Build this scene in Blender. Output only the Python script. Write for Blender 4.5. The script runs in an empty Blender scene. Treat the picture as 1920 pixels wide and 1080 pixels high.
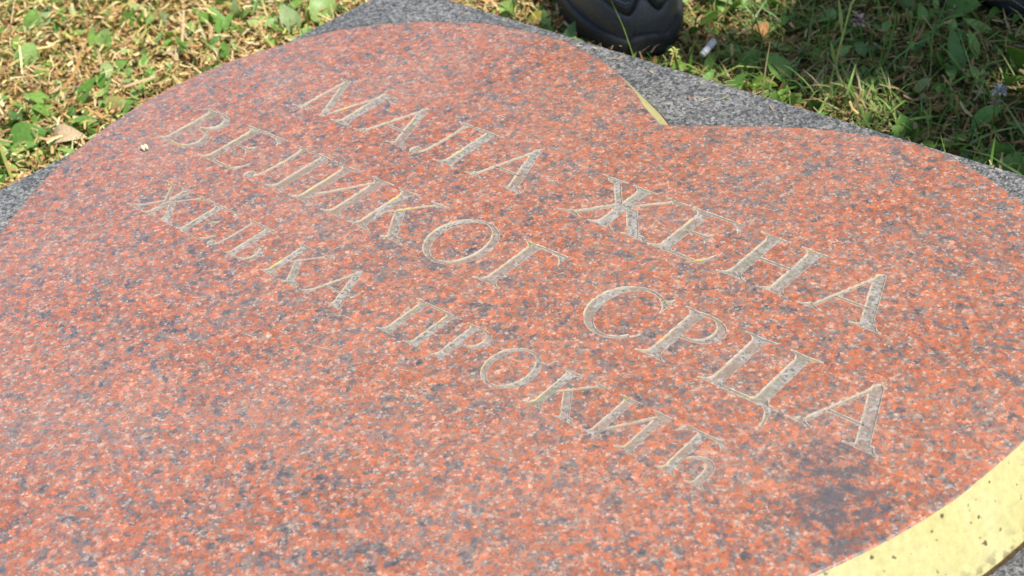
import bpy, bmesh, math, random
import numpy as np
from mathutils import Vector, Matrix
from mathutils.geometry import delaunay_2d_cdt

random.seed(7)
rng = np.random.default_rng(11)
scene = bpy.context.scene
COL = scene.collection

# ------------------------------------------------------------------ camera, sky, sun, exposure
S = 0.55                       # metres per survey unit
H_GROUND = 1.17                # camera height above the grass, survey units
H_SLAB = 1.064                 # camera height above the grey slab
CAM_Z = H_GROUND * S
Z_HEART = CAM_Z - S            # top of the heart stone
Z_SLAB = CAM_Z - H_SLAB * S    # top of the grey slab
F_PX = 2799.57
R_CAM = np.array([[0.7446640377541627, 0.3290634328884946, -0.5806829840896891],
                  [0.6597872243185112, -0.4942936545907883, 0.5659987647136316],
                  [-0.10077841783706203, -0.8046061397770474, -0.5851945576740584]])  # right, down, forward

cam_data = bpy.data.cameras.new("camera")
cam = bpy.data.objects.new("camera", cam_data)
COL.objects.link(cam)
m = Matrix.Identity(4)
for i in range(3):
    m[i][0] = R_CAM[i][0]
    m[i][1] = -R_CAM[i][1]
    m[i][2] = -R_CAM[i][2]
m[2][3] = CAM_Z
cam.matrix_world = m
cam_data.sensor_width = 36.0
cam_data.lens = F_PX / 1920 * 36.0
cam_data.clip_start = 0.01
cam_data.clip_end = 1000.0
cam_data.dof.use_dof = True
cam_data.dof.focus_distance = 0.98
cam_data.dof.aperture_fstop = 12.5
scene.camera = cam

SUN_EL = math.radians(60.0)
SUN_AZ = math.radians(0.0)    # measured from +X towards +Y
sun_vec = Vector((math.cos(SUN_AZ) * math.cos(SUN_EL), math.sin(SUN_AZ) * math.cos(SUN_EL), math.sin(SUN_EL)))
sun_data = bpy.data.lights.new("sun", 'SUN')
sun_data.energy = 4.0
sun_data.angle = math.radians(0.55)
sun_data.color = (1.0, 0.955, 0.88)
sun = bpy.data.objects.new("sun", sun_data)
COL.objects.link(sun)
sun.rotation_euler = sun_vec.to_track_quat('Z', 'Y').to_euler()

world = bpy.data.worlds.new("World")
scene.world = world
world.use_nodes = True
wn = world.node_tree
wn.nodes.clear()
wo = wn.nodes.new('ShaderNodeOutputWorld')
wb = wn.nodes.new('ShaderNodeBackground')
ws = wn.nodes.new('ShaderNodeTexSky')
ws.sky_type = 'NISHITA'
ws.sun_disc = False
ws.sun_elevation = SUN_EL
ws.sun_rotation = math.pi / 2 - SUN_AZ
wb.inputs['Strength'].default_value = 0.13
wn.links.new(ws.outputs[0], wb.inputs[0])
wn.links.new(wb.outputs[0], wo.inputs[0])

scene.view_settings.view_transform = 'Standard'
scene.view_settings.look = 'None'
scene.view_settings.gamma = 1.0
scene.view_settings.use_curve_mapping = False
scene.view_settings.exposure = 0.48


# ------------------------------------------------------------------ survey helpers
def ray(px, py):
    d = R_CAM @ np.array([(px - 960) / F_PX, (py - 540) / F_PX, 1.0])
    return d


def at_z(px, py, z=0.0):
    """place seen in the photograph at (px, py) that lies at height z above the grass"""
    d = ray(px, py)
    t = (z - CAM_Z) / d[2]
    return Vector((d[0] * t, d[1] * t, z))


# ------------------------------------------------------------------ object helpers
def link(o, parent=None):
    COL.objects.link(o)
    if parent is not None:
        o.parent = parent
    return o


def tag(o, label=None, cat=None, group=None, kind=None):
    if label: o["label"] = label
    if cat: o["category"] = cat
    if group: o["group"] = group
    if kind: o["kind"] = kind
    return o


def empty(name, loc=(0, 0, 0), rz=0.0):
    o = bpy.data.objects.new(name, None)
    o.empty_display_size = 0.02
    o.location = loc
    o.rotation_euler = (0, 0, rz)
    return link(o)


def mesh_obj(name, verts, faces, mat=None, parent=None, smooth=False):
    me = bpy.data.meshes.new(name)
    me.from_pydata([tuple(v) for v in verts], [], faces)
    me.update()
    if smooth:
        me.polygons.foreach_set('use_smooth', [True] * len(me.polygons))
    if mat: me.materials.append(mat)
    return link(bpy.data.objects.new(name, me), parent)


def tube(points, radii, seg=8, cap=True):
    V, F = [], []
    P = [Vector(p) for p in points]
    ref = Vector((0.31, 0.17, 0.93))
    for i, p in enumerate(P):
        d = (P[min(i + 1, len(P) - 1)] - P[max(0, i - 1)]).normalized()
        a = d.cross(ref)
        if a.length < 1e-4: a = d.cross(Vector((1, 0, 0)))
        a.normalize(); b = d.cross(a)
        for k in range(seg):
            an = 2 * math.pi * k / seg
            V.append(p + (a * math.cos(an) + b * math.sin(an)) * radii[i])
    n = len(P)
    for i in range(n - 1):
        for k in range(seg):
            F.append((i * seg + k, i * seg + (k + 1) % seg, (i + 1) * seg + (k + 1) % seg, (i + 1) * seg + k))
    if cap:
        F.append(tuple(reversed(range(seg)))); F.append(tuple(range((n - 1) * seg, n * seg)))
    return V, F


# ------------------------------------------------------------------ material helpers
class NT:
    def __init__(self, name):
        self.mat = bpy.data.materials.new(name)
        self.mat.use_nodes = True
        self.t = self.mat.node_tree
        self.b = self.t.nodes['Principled BSDF']
        self.out = self.t.nodes['Material Output']
        self.tc = self.t.nodes.new('ShaderNodeTexCoord')

    def n(self, kind, **kw):
        nd = self.t.nodes.new(kind)
        for k, v in kw.items():
            setattr(nd, k, v)
        return nd

    def l(self, a, b):
        self.t.links.new(a, b)

    def noise(self, vec, scale, detail=2.0, rough=0.5, dist=0.0):
        nd = self.n('ShaderNodeTexNoise')
        nd.inputs['Scale'].default_value = scale
        nd.inputs['Detail'].default_value = detail
        nd.inputs['Roughness'].default_value = rough
        nd.inputs['Distortion'].default_value = dist
        self.l(vec, nd.inputs['Vector'])
        return nd

    def voronoi(self, vec, scale, feature='F1', rnd=1.0):
        nd = self.n('ShaderNodeTexVoronoi', feature=feature)
        nd.inputs['Scale'].default_value = scale
        nd.inputs['Randomness'].default_value = rnd
        self.l(vec, nd.inputs['Vector'])
        return nd

    def math(self, op, a, b=None, clamp=False):
        nd = self.n('ShaderNodeMath', operation=op, use_clamp=clamp)
        for i, v in enumerate((a, b)):
            if v is None: continue
            if isinstance(v, (int, float)): nd.inputs[i].default_value = v
            else: self.l(v, nd.inputs[i])
        return nd.outputs[0]

    def ramp(self, fac, stops, interp='LINEAR'):
        nd = self.n('ShaderNodeValToRGB')
        cr = nd.color_ramp
        cr.interpolation = interp
        while len(cr.elements) < len(stops): cr.elements.new(0.5)
        for e, (p, c) in zip(cr.elements, stops):
            e.position = p
            e.color = (*c, 1.0) if len(c) == 3 else c
        self.l(fac, nd.inputs[0])
        return nd.outputs[0]

    def mix(self, fac, a, b, mode='MIX'):
        nd = self.n('ShaderNodeMix', data_type='RGBA', blend_type=mode)
        for sock, v in ((nd.inputs[0], fac), (nd.inputs[6], a), (nd.inputs[7], b)):
            if isinstance(v, (int, float)): sock.default_value = v
            elif isinstance(v, tuple): sock.default_value = (*v, 1.0)
            else: self.l(v, sock)
        return nd.outputs[2]

    def warp(self, vec, scale, amount, detail=2.0):
        nz = self.noise(vec, scale, detail)
        sub = self.n('ShaderNodeVectorMath', operation='SUBTRACT')
        sub.inputs[1].default_value = (0.5, 0.5, 0.5)
        self.l(nz.outputs['Color'], sub.inputs[0])
        sc = self.n('ShaderNodeVectorMath', operation='SCALE')
        sc.inputs['Scale'].default_value = amount
        self.l(sub.outputs[0], sc.inputs[0])
        ad = self.n('ShaderNodeVectorMath', operation='ADD')
        self.l(vec, ad.inputs[0])
        self.l(sc.outputs[0], ad.inputs[1])
        return ad.outputs[0]

    def bump(self, height, strength, dist):
        nd = self.n('ShaderNodeBump')
        nd.inputs['Strength'].default_value = strength
        nd.inputs['Distance'].default_value = dist
        self.l(height, nd.inputs['Height'])
        self.l(nd.outputs[0], self.b.inputs['Normal'])
        return nd

    def spot(self, vec, centre, radius):
        """1 at centre falling to 0 at radius (plan distance)"""
        sub = self.n('ShaderNodeVectorMath', operation='DISTANCE')
        self.l(vec, sub.inputs[0])
        sub.inputs[1].default_value = centre
        mr = self.n('ShaderNodeMapRange')
        mr.inputs['From Min'].default_value = radius
        mr.inputs['From Max'].default_value = 0.0
        self.l(sub.outputs['Value'], mr.inputs['Value'])
        return mr.outputs[0]

    def rough(self, v): 
        if isinstance(v, (int, float)): self.b.inputs['Roughness'].default_value = v
        else: self.l(v, self.b.inputs['Roughness'])

    def color(self, v):
        if isinstance(v, tuple): self.b.inputs['Base Color'].default_value = (*v, 1.0)
        else: self.l(v, self.b.inputs['Base Color'])

    def spec(self, v): self.b.inputs['Specular IOR Level'].default_value = v


def sep_r(t, col):
    nd = t.n('ShaderNodeSeparateColor')
    t.l(col, nd.inputs[0])
    return nd.outputs[0], nd.outputs[1], nd.outputs[2]


def mat_red_granite():
    t = NT("red_granite")
    vec = t.tc.outputs['Object']
    wv = t.warp(vec, 290, 0.0066, 4.0)
    v1 = t.voronoi(wv, 260)
    r1, r2, r3 = sep_r(t, v1.outputs['Color'])
    n1 = t.noise(wv, 112, 5.0, 0.68)
    val = t.math('ADD', t.math('MULTIPLY', r1, 0.36), t.math('MULTIPLY', t.math('SUBTRACT', n1.outputs['Fac'], 0.5), 1.9))
    val = t.math('ADD', val, 0.325)
    base = t.ramp(val, [(0.0, (0.05, 0.046, 0.052)), (0.20, (0.108, 0.094, 0.104)), (0.32, (0.18, 0.145, 0.14)),
                        (0.39, (0.32, 0.125, 0.082)), (0.46, (0.47, 0.140, 0.064)), (0.66, (0.475, 0.127, 0.050)),
                        (0.82, (0.53, 0.19, 0.10)), (0.95, (0.52, 0.27, 0.185)), (1.0, (0.48, 0.37, 0.29))])
    # secondary grains of several sizes: dark mica, grey quartz, pale feldspar
    wv2 = t.warp(vec, 620, 0.0034, 3.0)
    v2 = t.voronoi(wv2, 470)
    q1, q2, q3 = sep_r(t, v2.outputs['Color'])
    n7 = t.noise(vec, 60, 3.0, 0.6)
    c = t.mix(t.math('MULTIPLY', t.math('LESS_THAN', q1, t.math('MULTIPLY', n7.outputs['Fac'], 0.36)), 0.7), base, (0.135, 0.118, 0.126))
    n8 = t.noise(vec, 42, 3.0, 0.6)
    c = t.mix(t.math('MULTIPLY', t.math('LESS_THAN', q2, t.math('MULTIPLY', n8.outputs['Fac'], 0.40)), 0.65), c, (0.235, 0.21, 0.17))
    v3 = t.voronoi(wv2, 760)
    p1, p2, p3 = sep_r(t, v3.outputs['Color'])
    c = t.mix(t.math('MULTIPLY', t.math('GREATER_THAN', p1, 0.945), 0.65), c, (0.60, 0.46, 0.36))
    c = t.mix(t.math('MULTIPLY', t.math('GREATER_THAN', q3, 0.935), 0.5), c, (0.55, 0.38, 0.28))
    c = t.mix(t.math('MULTIPLY', t.math('LESS_THAN', p2, 0.10), 0.6), c, (0.085, 0.07, 0.08))
    # grain-to-grain tone and fine mottling
    n2 = t.noise(vec, 950, 3.0, 0.7)
    tone = t.ramp(t.math('ADD', t.math('MULTIPLY', r3, 0.3), t.math('MULTIPLY', n2.outputs['Fac'], 0.7)),
                  [(0.30, (0.55, 0.55, 0.57)), (0.70, (1.25, 1.22, 1.18))])
    c = t.mix(1.0, c, tone, 'MULTIPLY')
    # dusty film, thin and patchy
    n3 = t.noise(vec, 9, 5.0, 0.65)
    n4 = t.noise(vec, 380, 3.0, 0.65)
    dust = t.math('MULTIPLY', t.ramp(n3.outputs['Fac'], [(0.32, (0.06,) * 3), (0.72, (0.27,) * 3)]), t.math('ADD', n4.outputs['Fac'], 0.3))
    c = t.mix(dust, c, (0.50, 0.39, 0.33))
    # dark weathering stain at the edge of the right lobe
    p1_ = at_z(1575, 940, Z_HEART); p2_ = at_z(1560, 872, Z_HEART); p3_ = at_z(1570, 1000, Z_HEART)
    st = t.math('MAXIMUM', t.spot(vec, p1_, 0.050), t.math('MULTIPLY', t.spot(vec, p2_, 0.040), 0.95))
    st = t.math('MAXIMUM', st, t.math('MULTIPLY', t.spot(vec, p3_, 0.034), 0.85))
    n5 = t.noise(vec, 110, 4.0, 0.65)
    stf = t.ramp(t.math('ADD', st, t.math('MULTIPLY', t.math('SUBTRACT', n5.outputs['Fac'], 0.5), 1.5)), [(0.36, (0,) * 3), (0.66, (0.76,) * 3)])
    stf = t.math('MULTIPLY', stf, t.ramp(st, [(0.0, (0,) * 3), (0.12, (1,) * 3)]))
    keep = t.math('SUBTRACT', 1.0, t.math('MULTIPLY', t.math('GREATER_THAN', n1.outputs['Fac'], 0.515), 0.78))
    c = t.mix(t.math('MULTIPLY', stf, keep), c, (0.105, 0.098, 0.102))
    t.color(c)
    t.rough(t.ramp(t.math('ADD', t.math('MULTIPLY', n3.outputs['Fac'], 0.5), t.math('MULTIPLY', n4.outputs['Fac'], 0.5)), [(0.3, (0.12,) * 3), (0.72, (0.36,) * 3)]))
    t.spec(0.85)
    t.bump(t.math('ADD', n2.outputs['Fac'], t.math('MULTIPLY', q1, 0.5)), 0.12, 0.0005)
    return t.mat


def mat_grey_granite():
    t = NT("grey_granite")
    vec = t.tc.outputs['Object']
    wv = t.warp(vec, 600, 0.0016, 2.0)
    v1 = t.voronoi(wv, 430)
    r1, r2, r3 = sep_r(t, v1.outputs['Color'])
    v2 = t.voronoi(wv, 800)
    q1, q2, q3 = sep_r(t, v2.outputs['Color'])
    n1 = t.noise(vec, 140, 3.0, 0.6)
    val = t.math('ADD', t.math('MULTIPLY', r1, 0.5), t.math('MULTIPLY', q1, 0.32))
    val = t.math('ADD', val, t.math('MULTIPLY', t.math('SUBTRACT', n1.outputs['Fac'], 0.5), 0.25))
    c = t.ramp(val, [(0.10, (0.030, 0.032, 0.036)), (0.25, (0.085, 0.085, 0.087)), (0.38, (0.17, 0.17, 0.168)), (0.56, (0.245, 0.24, 0.232)), (0.76, (0.42, 0.41, 0.39))])
    n3 = t.noise(vec, 7, 3.0, 0.55)
    c = t.mix(t.math('MULTIPLY', n3.outputs['Fac'], 0.2), c, (0.22, 0.215, 0.20))
    t.color(c)
    n6 = t.noise(vec, 16, 5.0, 0.65)
    c = t.mix(1.0, c, t.ramp(n6.outputs['Fac'], [(0.35, (0.74, 0.74, 0.75)), (0.62, (1.08, 1.07, 1.05))]), 'MULTIPLY')
    t.color(c)
    t.rough(0.5)
    t.spec(0.45)
    n2 = t.noise(vec, 520, 3.0, 0.6)
    t.bump(t.math('ADD', n2.outputs['Fac'], t.math('MULTIPLY', r2, 0.8)), 0.9, 0.0022)
    return t.mat


def mat_gold_paint():
    t = NT("gilt_edge_paint")
    vec = t.tc.outputs['Object']
    n1 = t.noise(vec, 22, 3.0, 0.55)
    c = t.ramp(n1.outputs['Fac'], [(0.3, (0.485, 0.435, 0.175)), (0.7, (0.51, 0.475, 0.24))])
    wv = t.warp(vec, 330, 0.0042, 3.0)
    v = t.voronoi(wv, 160)
    r1, r2, r3 = sep_r(t, v.outputs['Color'])
    d = t.math('LESS_THAN', v.outputs['Distance'], t.math('MULTIPLY', t.math('POWER', r1, 2.6), 0.27))
    d = t.math('MULTIPLY', d, t.math('GREATER_THAN', r2, 0.25))
    v2 = t.voronoi(wv, 290)
    s1, s2, s3 = sep_r(t, v2.outputs['Color'])
    d2 = t.math('MULTIPLY', t.math('LESS_THAN', v2.outputs['Distance'], t.math('MULTIPLY', t.math('POWER', s1, 2.5), 0.30)), t.math('GREATER_THAN', s2, 0.35))
    sp = t.math('MAXIMUM', t.math('MULTIPLY', d, 0.92), t.math('MULTIPLY', d2, 0.7))
    # splash-up dirt gathers towards the foot of the stone
    sx = t.n('ShaderNodeSeparateXYZ')
    t.l(vec, sx.inputs[0])
    mr = t.n('ShaderNodeMapRange')
    mr.inputs['From Min'].default_value = Z_SLAB
    mr.inputs['From Max'].default_value = Z_SLAB + 0.016
    mr.inputs['To Min'].default_value = 1.0
    mr.inputs['To Max'].default_value = 0.0
    t.l(sx.outputs[2], mr.inputs['Value'])
    n6 = t.noise(vec, 150, 3.0, 0.6)
    low = t.math('MULTIPLY', t.ramp(n6.outputs['Fac'], [(0.50, (0,) * 3), (0.62, (0.8,) * 3)]), t.math('POWER', mr.outputs[0], 2.0))
    sp = t.math('MAXIMUM', sp, low)
    n9 = t.noise(vec, 210, 4.0, 0.7)
    c = t.mix(1.0, c, t.ramp(n9.outputs['Fac'], [(0.3, (0.86, 0.84, 0.80)), (0.6, (1.04, 1.04, 1.03))]), 'MULTIPLY')
    c = t.mix(sp, c, (0.085, 0.062, 0.03))
    t.color(c)
    t.rough(0.42)
    t.spec(0.4)
    n2 = t.noise(vec, 500, 2.0, 0.5)
    t.bump(t.math('ADD', n2.outputs['Fac'], n9.outputs['Fac']), 0.3, 0.0008)
    return t.mat


def mat_cut_floor():
    t = NT("engraved_floor")
    vec = t.tc.outputs['Object']
    wv = t.warp(vec, 500, 0.002, 2.0)
    v = t.voronoi(wv, 520)
    r1, r2, r3 = sep_r(t, v.outputs['Color'])
    n1 = t.noise(vec, 60, 3.0, 0.6)
    n2 = t.noise(vec, 700, 3.0, 0.7)
    val = t.math('ADD', t.math('MULTIPLY', r1, 0.45), t.math('MULTIPLY', n2.outputs['Fac'], 0.55))
    c = t.ramp(val, [(0.20, (0.09, 0.083, 0.065)), (0.34, (0.20, 0.18, 0.155)), (0.49, (0.295, 0.268, 0.236)), (0.75, (0.40, 0.37, 0.335))])
    c = t.mix(t.ramp(n1.outputs['Fac'], [(0.45, (0,) * 3), (0.66, (0.65,) * 3)]), c, (0.20, 0.175, 0.115))
    n3 = t.noise(vec, 14, 3.0, 0.6)
    n4 = t.noise(vec, 210, 3.0, 0.65)
    worn = t.ramp(t.math('ADD', n3.outputs['Fac'], t.math('MULTIPLY', n4.outputs['Fac'], 0.9)), [(0.98, (0,) * 3), (1.18, (0.55,) * 3)])
    c = t.mix(worn, c, (0.26, 0.16, 0.12))
    t.color(c)
    t.rough(0.85)
    t.bump(n2.outputs['Fac'], 0.6, 0.0008)
    return t.mat


def mat_cut_wall():
    t = NT("engraved_wall")
    vec = t.tc.outputs['Object']
    n1 = t.noise(vec, 42, 3.0, 0.6)
    n2 = t.noise(vec, 600, 2.0, 0.6)
    c = t.ramp(n1.outputs['Fac'], [(0.42, (0.38, 0.33, 0.26)), (0.58, (0.45, 0.385, 0.25)), (0.66, (0.60, 0.45, 0.10))])
    c = t.mix(t.ramp(n2.outputs['Fac'], [(0.56, (0,) * 3), (0.7, (0.55,) * 3)]), c, (0.22, 0.19, 0.13))
    t.color(c)
    t.rough(0.7)
    return t.mat


def mat_cut_rim():
    t = NT("chipped_rim")
    vec = t.tc.outputs['Object']
    n2 = t.noise(vec, 330, 3.0, 0.65)
    c = t.ramp(n2.outputs['Fac'], [(0.36, (0.25, 0.15, 0.115)), (0.50, (0.42, 0.34, 0.27)), (0.64, (0.54, 0.46, 0.365))])
    t.color(c)
    t.rough(0.75)
    return t.mat


def mat_plain(name, col, rough=0.6, spec=0.4, nscale=None, amount=0.25, bump=None):
    t = NT(name)
    vec = t.tc.outputs['Object']
    if nscale:
        nz = t.noise(vec, nscale, 3.0, 0.6)
        lo = tuple(c * (1 - amount) for c in col)
        hi = tuple(min(1, c * (1 + amount)) for c in col)
        t.color(t.ramp(nz.outputs['Fac'], [(0.3, lo), (0.7, hi)]))
        if bump: t.bump(nz.outputs['Fac'], bump[0], bump[1])
    else:
        t.color(col)
    t.rough(rough)
    t.spec(spec)
    return t.mat


def mat_attr(name, rough=0.6, trans=0.0, spec=0.35):
    """colour comes from each piece's own tint (point attribute), plus thin-leaf light transmission"""
    t = NT(name)
    at = t.n('ShaderNodeAttribute')
    at.attribute_name = 'tint'
    vec = t.tc.outputs['Object']
    nz = t.noise(vec, 320, 2.0, 0.6)
    f = t.ramp(nz.outputs['Fac'], [(0.3, (0.8,) * 3), (0.7, (1.15,) * 3)])
    c = t.mix(1.0, at.outputs['Color'], f, 'MULTIPLY')
    t.color(c)
    t.rough(rough)
    t.spec(spec)
    if trans > 0:
        tr = t.n('ShaderNodeBsdfTranslucent')
        t.l(t.mix(1.0, c, (1.0, 1.0, 0.55), 'MULTIPLY'), tr.inputs['Color'])
        ms = t.n('ShaderNodeMixShader')
        ms.inputs[0].default_value = trans
        t.l(t.b.outputs[0], ms.inputs[1])
        t.l(tr.outputs[0], ms.inputs[2])
        t.l(ms.outputs[0], t.out.inputs[0])
    return t.mat


def mat_ground():
    t = NT("grass_soil")
    vec = t.tc.outputs['Object']
    n1 = t.noise(vec, 3.0, 6.0, 0.65)
    n2 = t.noise(vec, 120, 4.0, 0.7)
    c = t.ramp(n2.outputs['Fac'], [(0.3, (0.05, 0.03, 0.018)), (0.5, (0.15, 0.09, 0.05)), (0.72, (0.26, 0.17, 0.09))])
    g = t.ramp(n2.outputs['Fac'], [(0.3, (0.03, 0.045, 0.012)), (0.7, (0.10, 0.14, 0.04))])
    c = t.mix(t.ramp(n1.outputs['Fac'], [(0.45, (0.05,) * 3), (0.62, (0.8,) * 3)]), c, g)
    t.color(c)
    t.rough(0.95)
    t.spec(0.1)
    t.bump(n2.outputs['Fac'], 0.8, 0.01)
    return t.mat


M_RED = mat_red_granite()
M_GREY = mat_grey_granite()
M_GOLD = mat_gold_paint()
M_FLOOR = mat_cut_floor()
M_WALL = mat_cut_wall()
M_RIM = mat_cut_rim()
M_JOINT = mat_plain("joint_dirt", (0.07, 0.045, 0.022), 0.95, 0.1, 300, 0.5)
M_LITTER = mat_attr("dry_litter", 0.8, 0.12, 0.15)
M_BLADE = mat_attr("green_blades", 0.5, 0.3, 0.35)
M_LEAF = mat_attr("broad_leaf", 0.42, 0.28, 0.4)
M_GROUND = mat_ground()

# ------------------------------------------------------------------ ground
def build_ground():
    # one sheet, fine near the stones and coarse to the horizon
    xs = np.unique(np.concatenate([[-300, -100, -30, -10, -5], np.linspace(-3, 2, 126), [4, 10, 30, 100, 300]]))
    ys = np.unique(np.concatenate([[-300, -100, -30, -10, -5], np.linspace(-2, 3, 126), [5, 10, 30, 100, 300]]))
    X, Y = np.meshgrid(xs, ys)
    near = np.clip(1.5 - np.hypot(X + 0.6, Y - 0.7) / 2.0, 0, 1)
    Z = near * (0.004 * np.sin(X * 21 + 1.3 * np.sin(Y * 13)) * np.cos(Y * 17 + X * 6) + 0.003 * np.sin(X * 47 + Y * 39)) - 0.004
    nx, ny = len(xs), len(ys)
    verts = np.stack([X.ravel(), Y.ravel(), Z.ravel()], 1)
    faces = [(j * nx + i, j * nx + i + 1, (j + 1) * nx + i + 1, (j + 1) * nx + i) for j in range(ny - 1) for i in range(nx - 1)]
    o = mesh_obj("ground", verts, faces, M_GROUND, smooth=True)
    tag(o, kind="structure")
build_ground()

# ------------------------------------------------------------------ grey base slab
SLAB = [(-1.864, 0.02), (-0.30, -0.02), (-0.262, 1.580), (-1.8115, 1.588)]


def build_slab():
    pts = [Vector((x * S, y * S)) for x, y in SLAB]
    # subdivided rim with a slightly worn arris
    ring = []
    for a, b in zip(pts, pts[1:] + pts[:1]):
        n = 90
        for k in range(n):
            ring.append(a.lerp(b, k / n))
    N = len(ring)
    c = sum(ring, Vector((0, 0))) / N
    top, sh, bot = [], [], []
    for i, p in enumerate(ring):
        tdir = (ring[(i + 1) % N] - ring[i - 1]).normalized()
        nrm = Vector((tdir.y, -tdir.x))
        if nrm.dot(p - c) < 0: nrm = -nrm
        w = random.uniform(-0.0006, 0.0006)
        top.append((p.x - nrm.x * (0.0025 + abs(w)), p.y - nrm.y * (0.0025 + abs(w)), Z_SLAB))
        sh.append((p.x + nrm.x * w, p.y + nrm.y * w, Z_SLAB - 0.0025 - abs(w)))
        bot.append((p.x, p.y, -0.05))
    verts = top + sh + bot
    faces = [tuple(range(N))]
    for i in range(N):
        j = (i + 1) % N
        faces.append((i, N + i, N + j, j))
        faces.append((N + i, 2 * N + i, 2 * N + j, N + j))
    me_o = mesh_obj("granite_base_slab", verts, faces, M_GREY)
    bm = bmesh.new(); bm.from_mesh(me_o.data)
    bmesh.ops.recalc_face_normals(bm, faces=bm.faces)
    bm.to_mesh(me_o.data); bm.free()
    tag(me_o, "speckled grey granite slab lying in the grass under the red heart stone", "slab")
build_slab()

# ------------------------------------------------------------------ engraved letters: outlines in cap-height units
def arc(cx, cy, rx, ry, a0, a1, n=24):
    return [(cx + rx * math.cos(math.radians(a0 + (a1 - a0) * k / n)), cy + ry * math.sin(math.radians(a0 + (a1 - a0) * k / n))) for k in range(n + 1)]


def bez(p0, p1, p2, n=7):
    return [((1 - u) ** 2 * p0[0] + 2 * u * (1 - u) * p1[0] + u * u * p2[0], (1 - u) ** 2 * p0[1] + 2 * u * (1 - u) * p1[1] + u * u * p2[1]) for u in [k / n for k in range(n + 1)]]


SW, HW = 0.170, 0.070      # stem and hairline widths


def foot(x, y, w, sl, sr, up=1, br=0.13, tip=0.028):
    """bracketed serif at (x, y), on a stroke of width w; up=1 for a foot, -1 for a head"""
    a, b = x - w / 2, x + w / 2
    p = [(a - sl, y), (x, y + up * 0.012), (b + sr, y)]
    p += bez((b + sr, y + up * tip), (b + sr * 0.18, y + up * tip * 1.3), (b, y + up * br))
    p += bez((a, y + up * br), (a - sl * 0.18, y + up * tip * 1.3), (a - sl, y + up * tip))
    return p


def stem(x, y0=0.0, y1=1.0, w=SW, sl=0.125, sr=0.125, bottom=True, top=True, tl=None, tr=None):
    out = [[(x - w / 2, y0 + 0.02), (x + w / 2, y0 + 0.02), (x + w / 2, y1 - 0.02), (x - w / 2, y1 - 0.02)]]
    if bottom: out.append(foot(x, y0, w, sl, sr, 1))
    if top: out.append(foot(x, y1, w, sl if tl is None else tl, sr if tr is None else tr, -1))
    return out


def diag(x0, y0, x1, y1, w):
    return [(x0 - w / 2, y0), (x0 + w / 2, y0), (x1 + w / 2, y1), (x1 - w / 2, y1)]


def hbar(x0, x1, y, h=HW):
    return [(x0, y - h / 2), (x1, y - h / 2), (x1, y + h / 2), (x0, y + h / 2)]


def droptip(x, y, up, ln=0.2):
    """the wedge that closes a horizontal arm (arms of E, G)"""
    return [(x - 0.16, y), (x, y)] + bez((x + 0.02, y + up * ln), (x - 0.045, y + up * 0.09), (x - 0.16, y + up * HW))


def ring(cx, cy, rx, ry, ix, iy, a0, a1, sh=0.0):
    o = arc(cx, cy, rx, ry, a0, a1, 40)
    i = arc(cx + sh, cy, ix, iy, a0, a1, 40)
    return o + i[::-1]


def g_A():
    return [diag(0.15, 0.0, 0.525, 0.98, 0.07), [(0.455, 0.97), (0.525, 1.035), (0.58, 1.0), (0.955, 0.0), (0.79, 0.0), (0.47, 0.86)],
            hbar(0.26, 0.74, 0.345, 0.055), foot(0.15, 0, 0.075, 0.13, 0.12, 1, 0.1), foot(0.875, 0, 0.165, 0.14, 0.10, 1, 0.12)]


def g_M():
    return [diag(0.16, 0.0, 0.19, 0.97, 0.075), foot(0.16, 0, 0.075, 0.14, 0.13, 1, 0.1),
            [(0.04, 1.0), (0.25, 1.0), (0.70, 0.06), (0.62, 0.0), (0.59, 0.0), (0.15, 0.93), (0.04, 0.965)],
            diag(0.635, 0.0, 1.03, 0.97, 0.062), foot(1.06, 0, SW, 0.14, 0.13, 1), diag(1.06, 0.0, 1.04, 0.98, SW),
            [(0.96, 0.97), (1.0, 1.0), (1.25, 1.0), (1.25, 0.97)] + bez((1.2, 0.955), (1.13, 0.94), (1.115, 0.86)) + [(0.96, 0.85)]]


def g_L():
    return stem(0.69, tl=0.0, tr=0.14, sl=0.13, sr=0.12) + [hbar(0.14, 0.78, 0.972, 0.056), [(0.08, 1.0), (0.32, 1.0), (0.29, 0.87), (0.22, 0.87), (0.19, 0.955), (0.08, 0.975)],
            [(0.22, 0.95), (0.285, 0.95)] + bez((0.285, 0.95), (0.285, 0.45), (0.25, 0.20)) + bez((0.25, 0.20), (0.20, -0.035), (0.07, -0.02)) + bez((0.06, 0.03), (0.175, 0.03), (0.195, 0.22)) + bez((0.195, 0.22), (0.225, 0.5), (0.22, 0.95)),
            arc(0.075, 0.07, 0.078, 0.088, 0, 350, 18)]


def g_ZH():
    return stem(0.67, sl=0.13, sr=0.13) + [diag(0.71, 0.52, 1.18, 0.97, 0.075), diag(0.18, 0.03, 0.60, 0.53, 0.12), diag(0.60, 0.49, 0.20, 0.97, 0.13),
            [(0.69, 0.52), (0.86, 0.55), (1.30, 0.02), (1.10, 0.02)], foot(0.165, 1.0, 0.13, 0.15, 0.14, -1, 0.11), foot(1.2, 1.0, 0.08, 0.17, 0.16, -1, 0.10),
            foot(0.165, 0, 0.12, 0.16, 0.13, 1, 0.10), foot(1.21, 0, 0.19, 0.11, 0.15, 1, 0.10), hbar(0.56, 0.78, 0.515, 0.07)]


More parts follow.
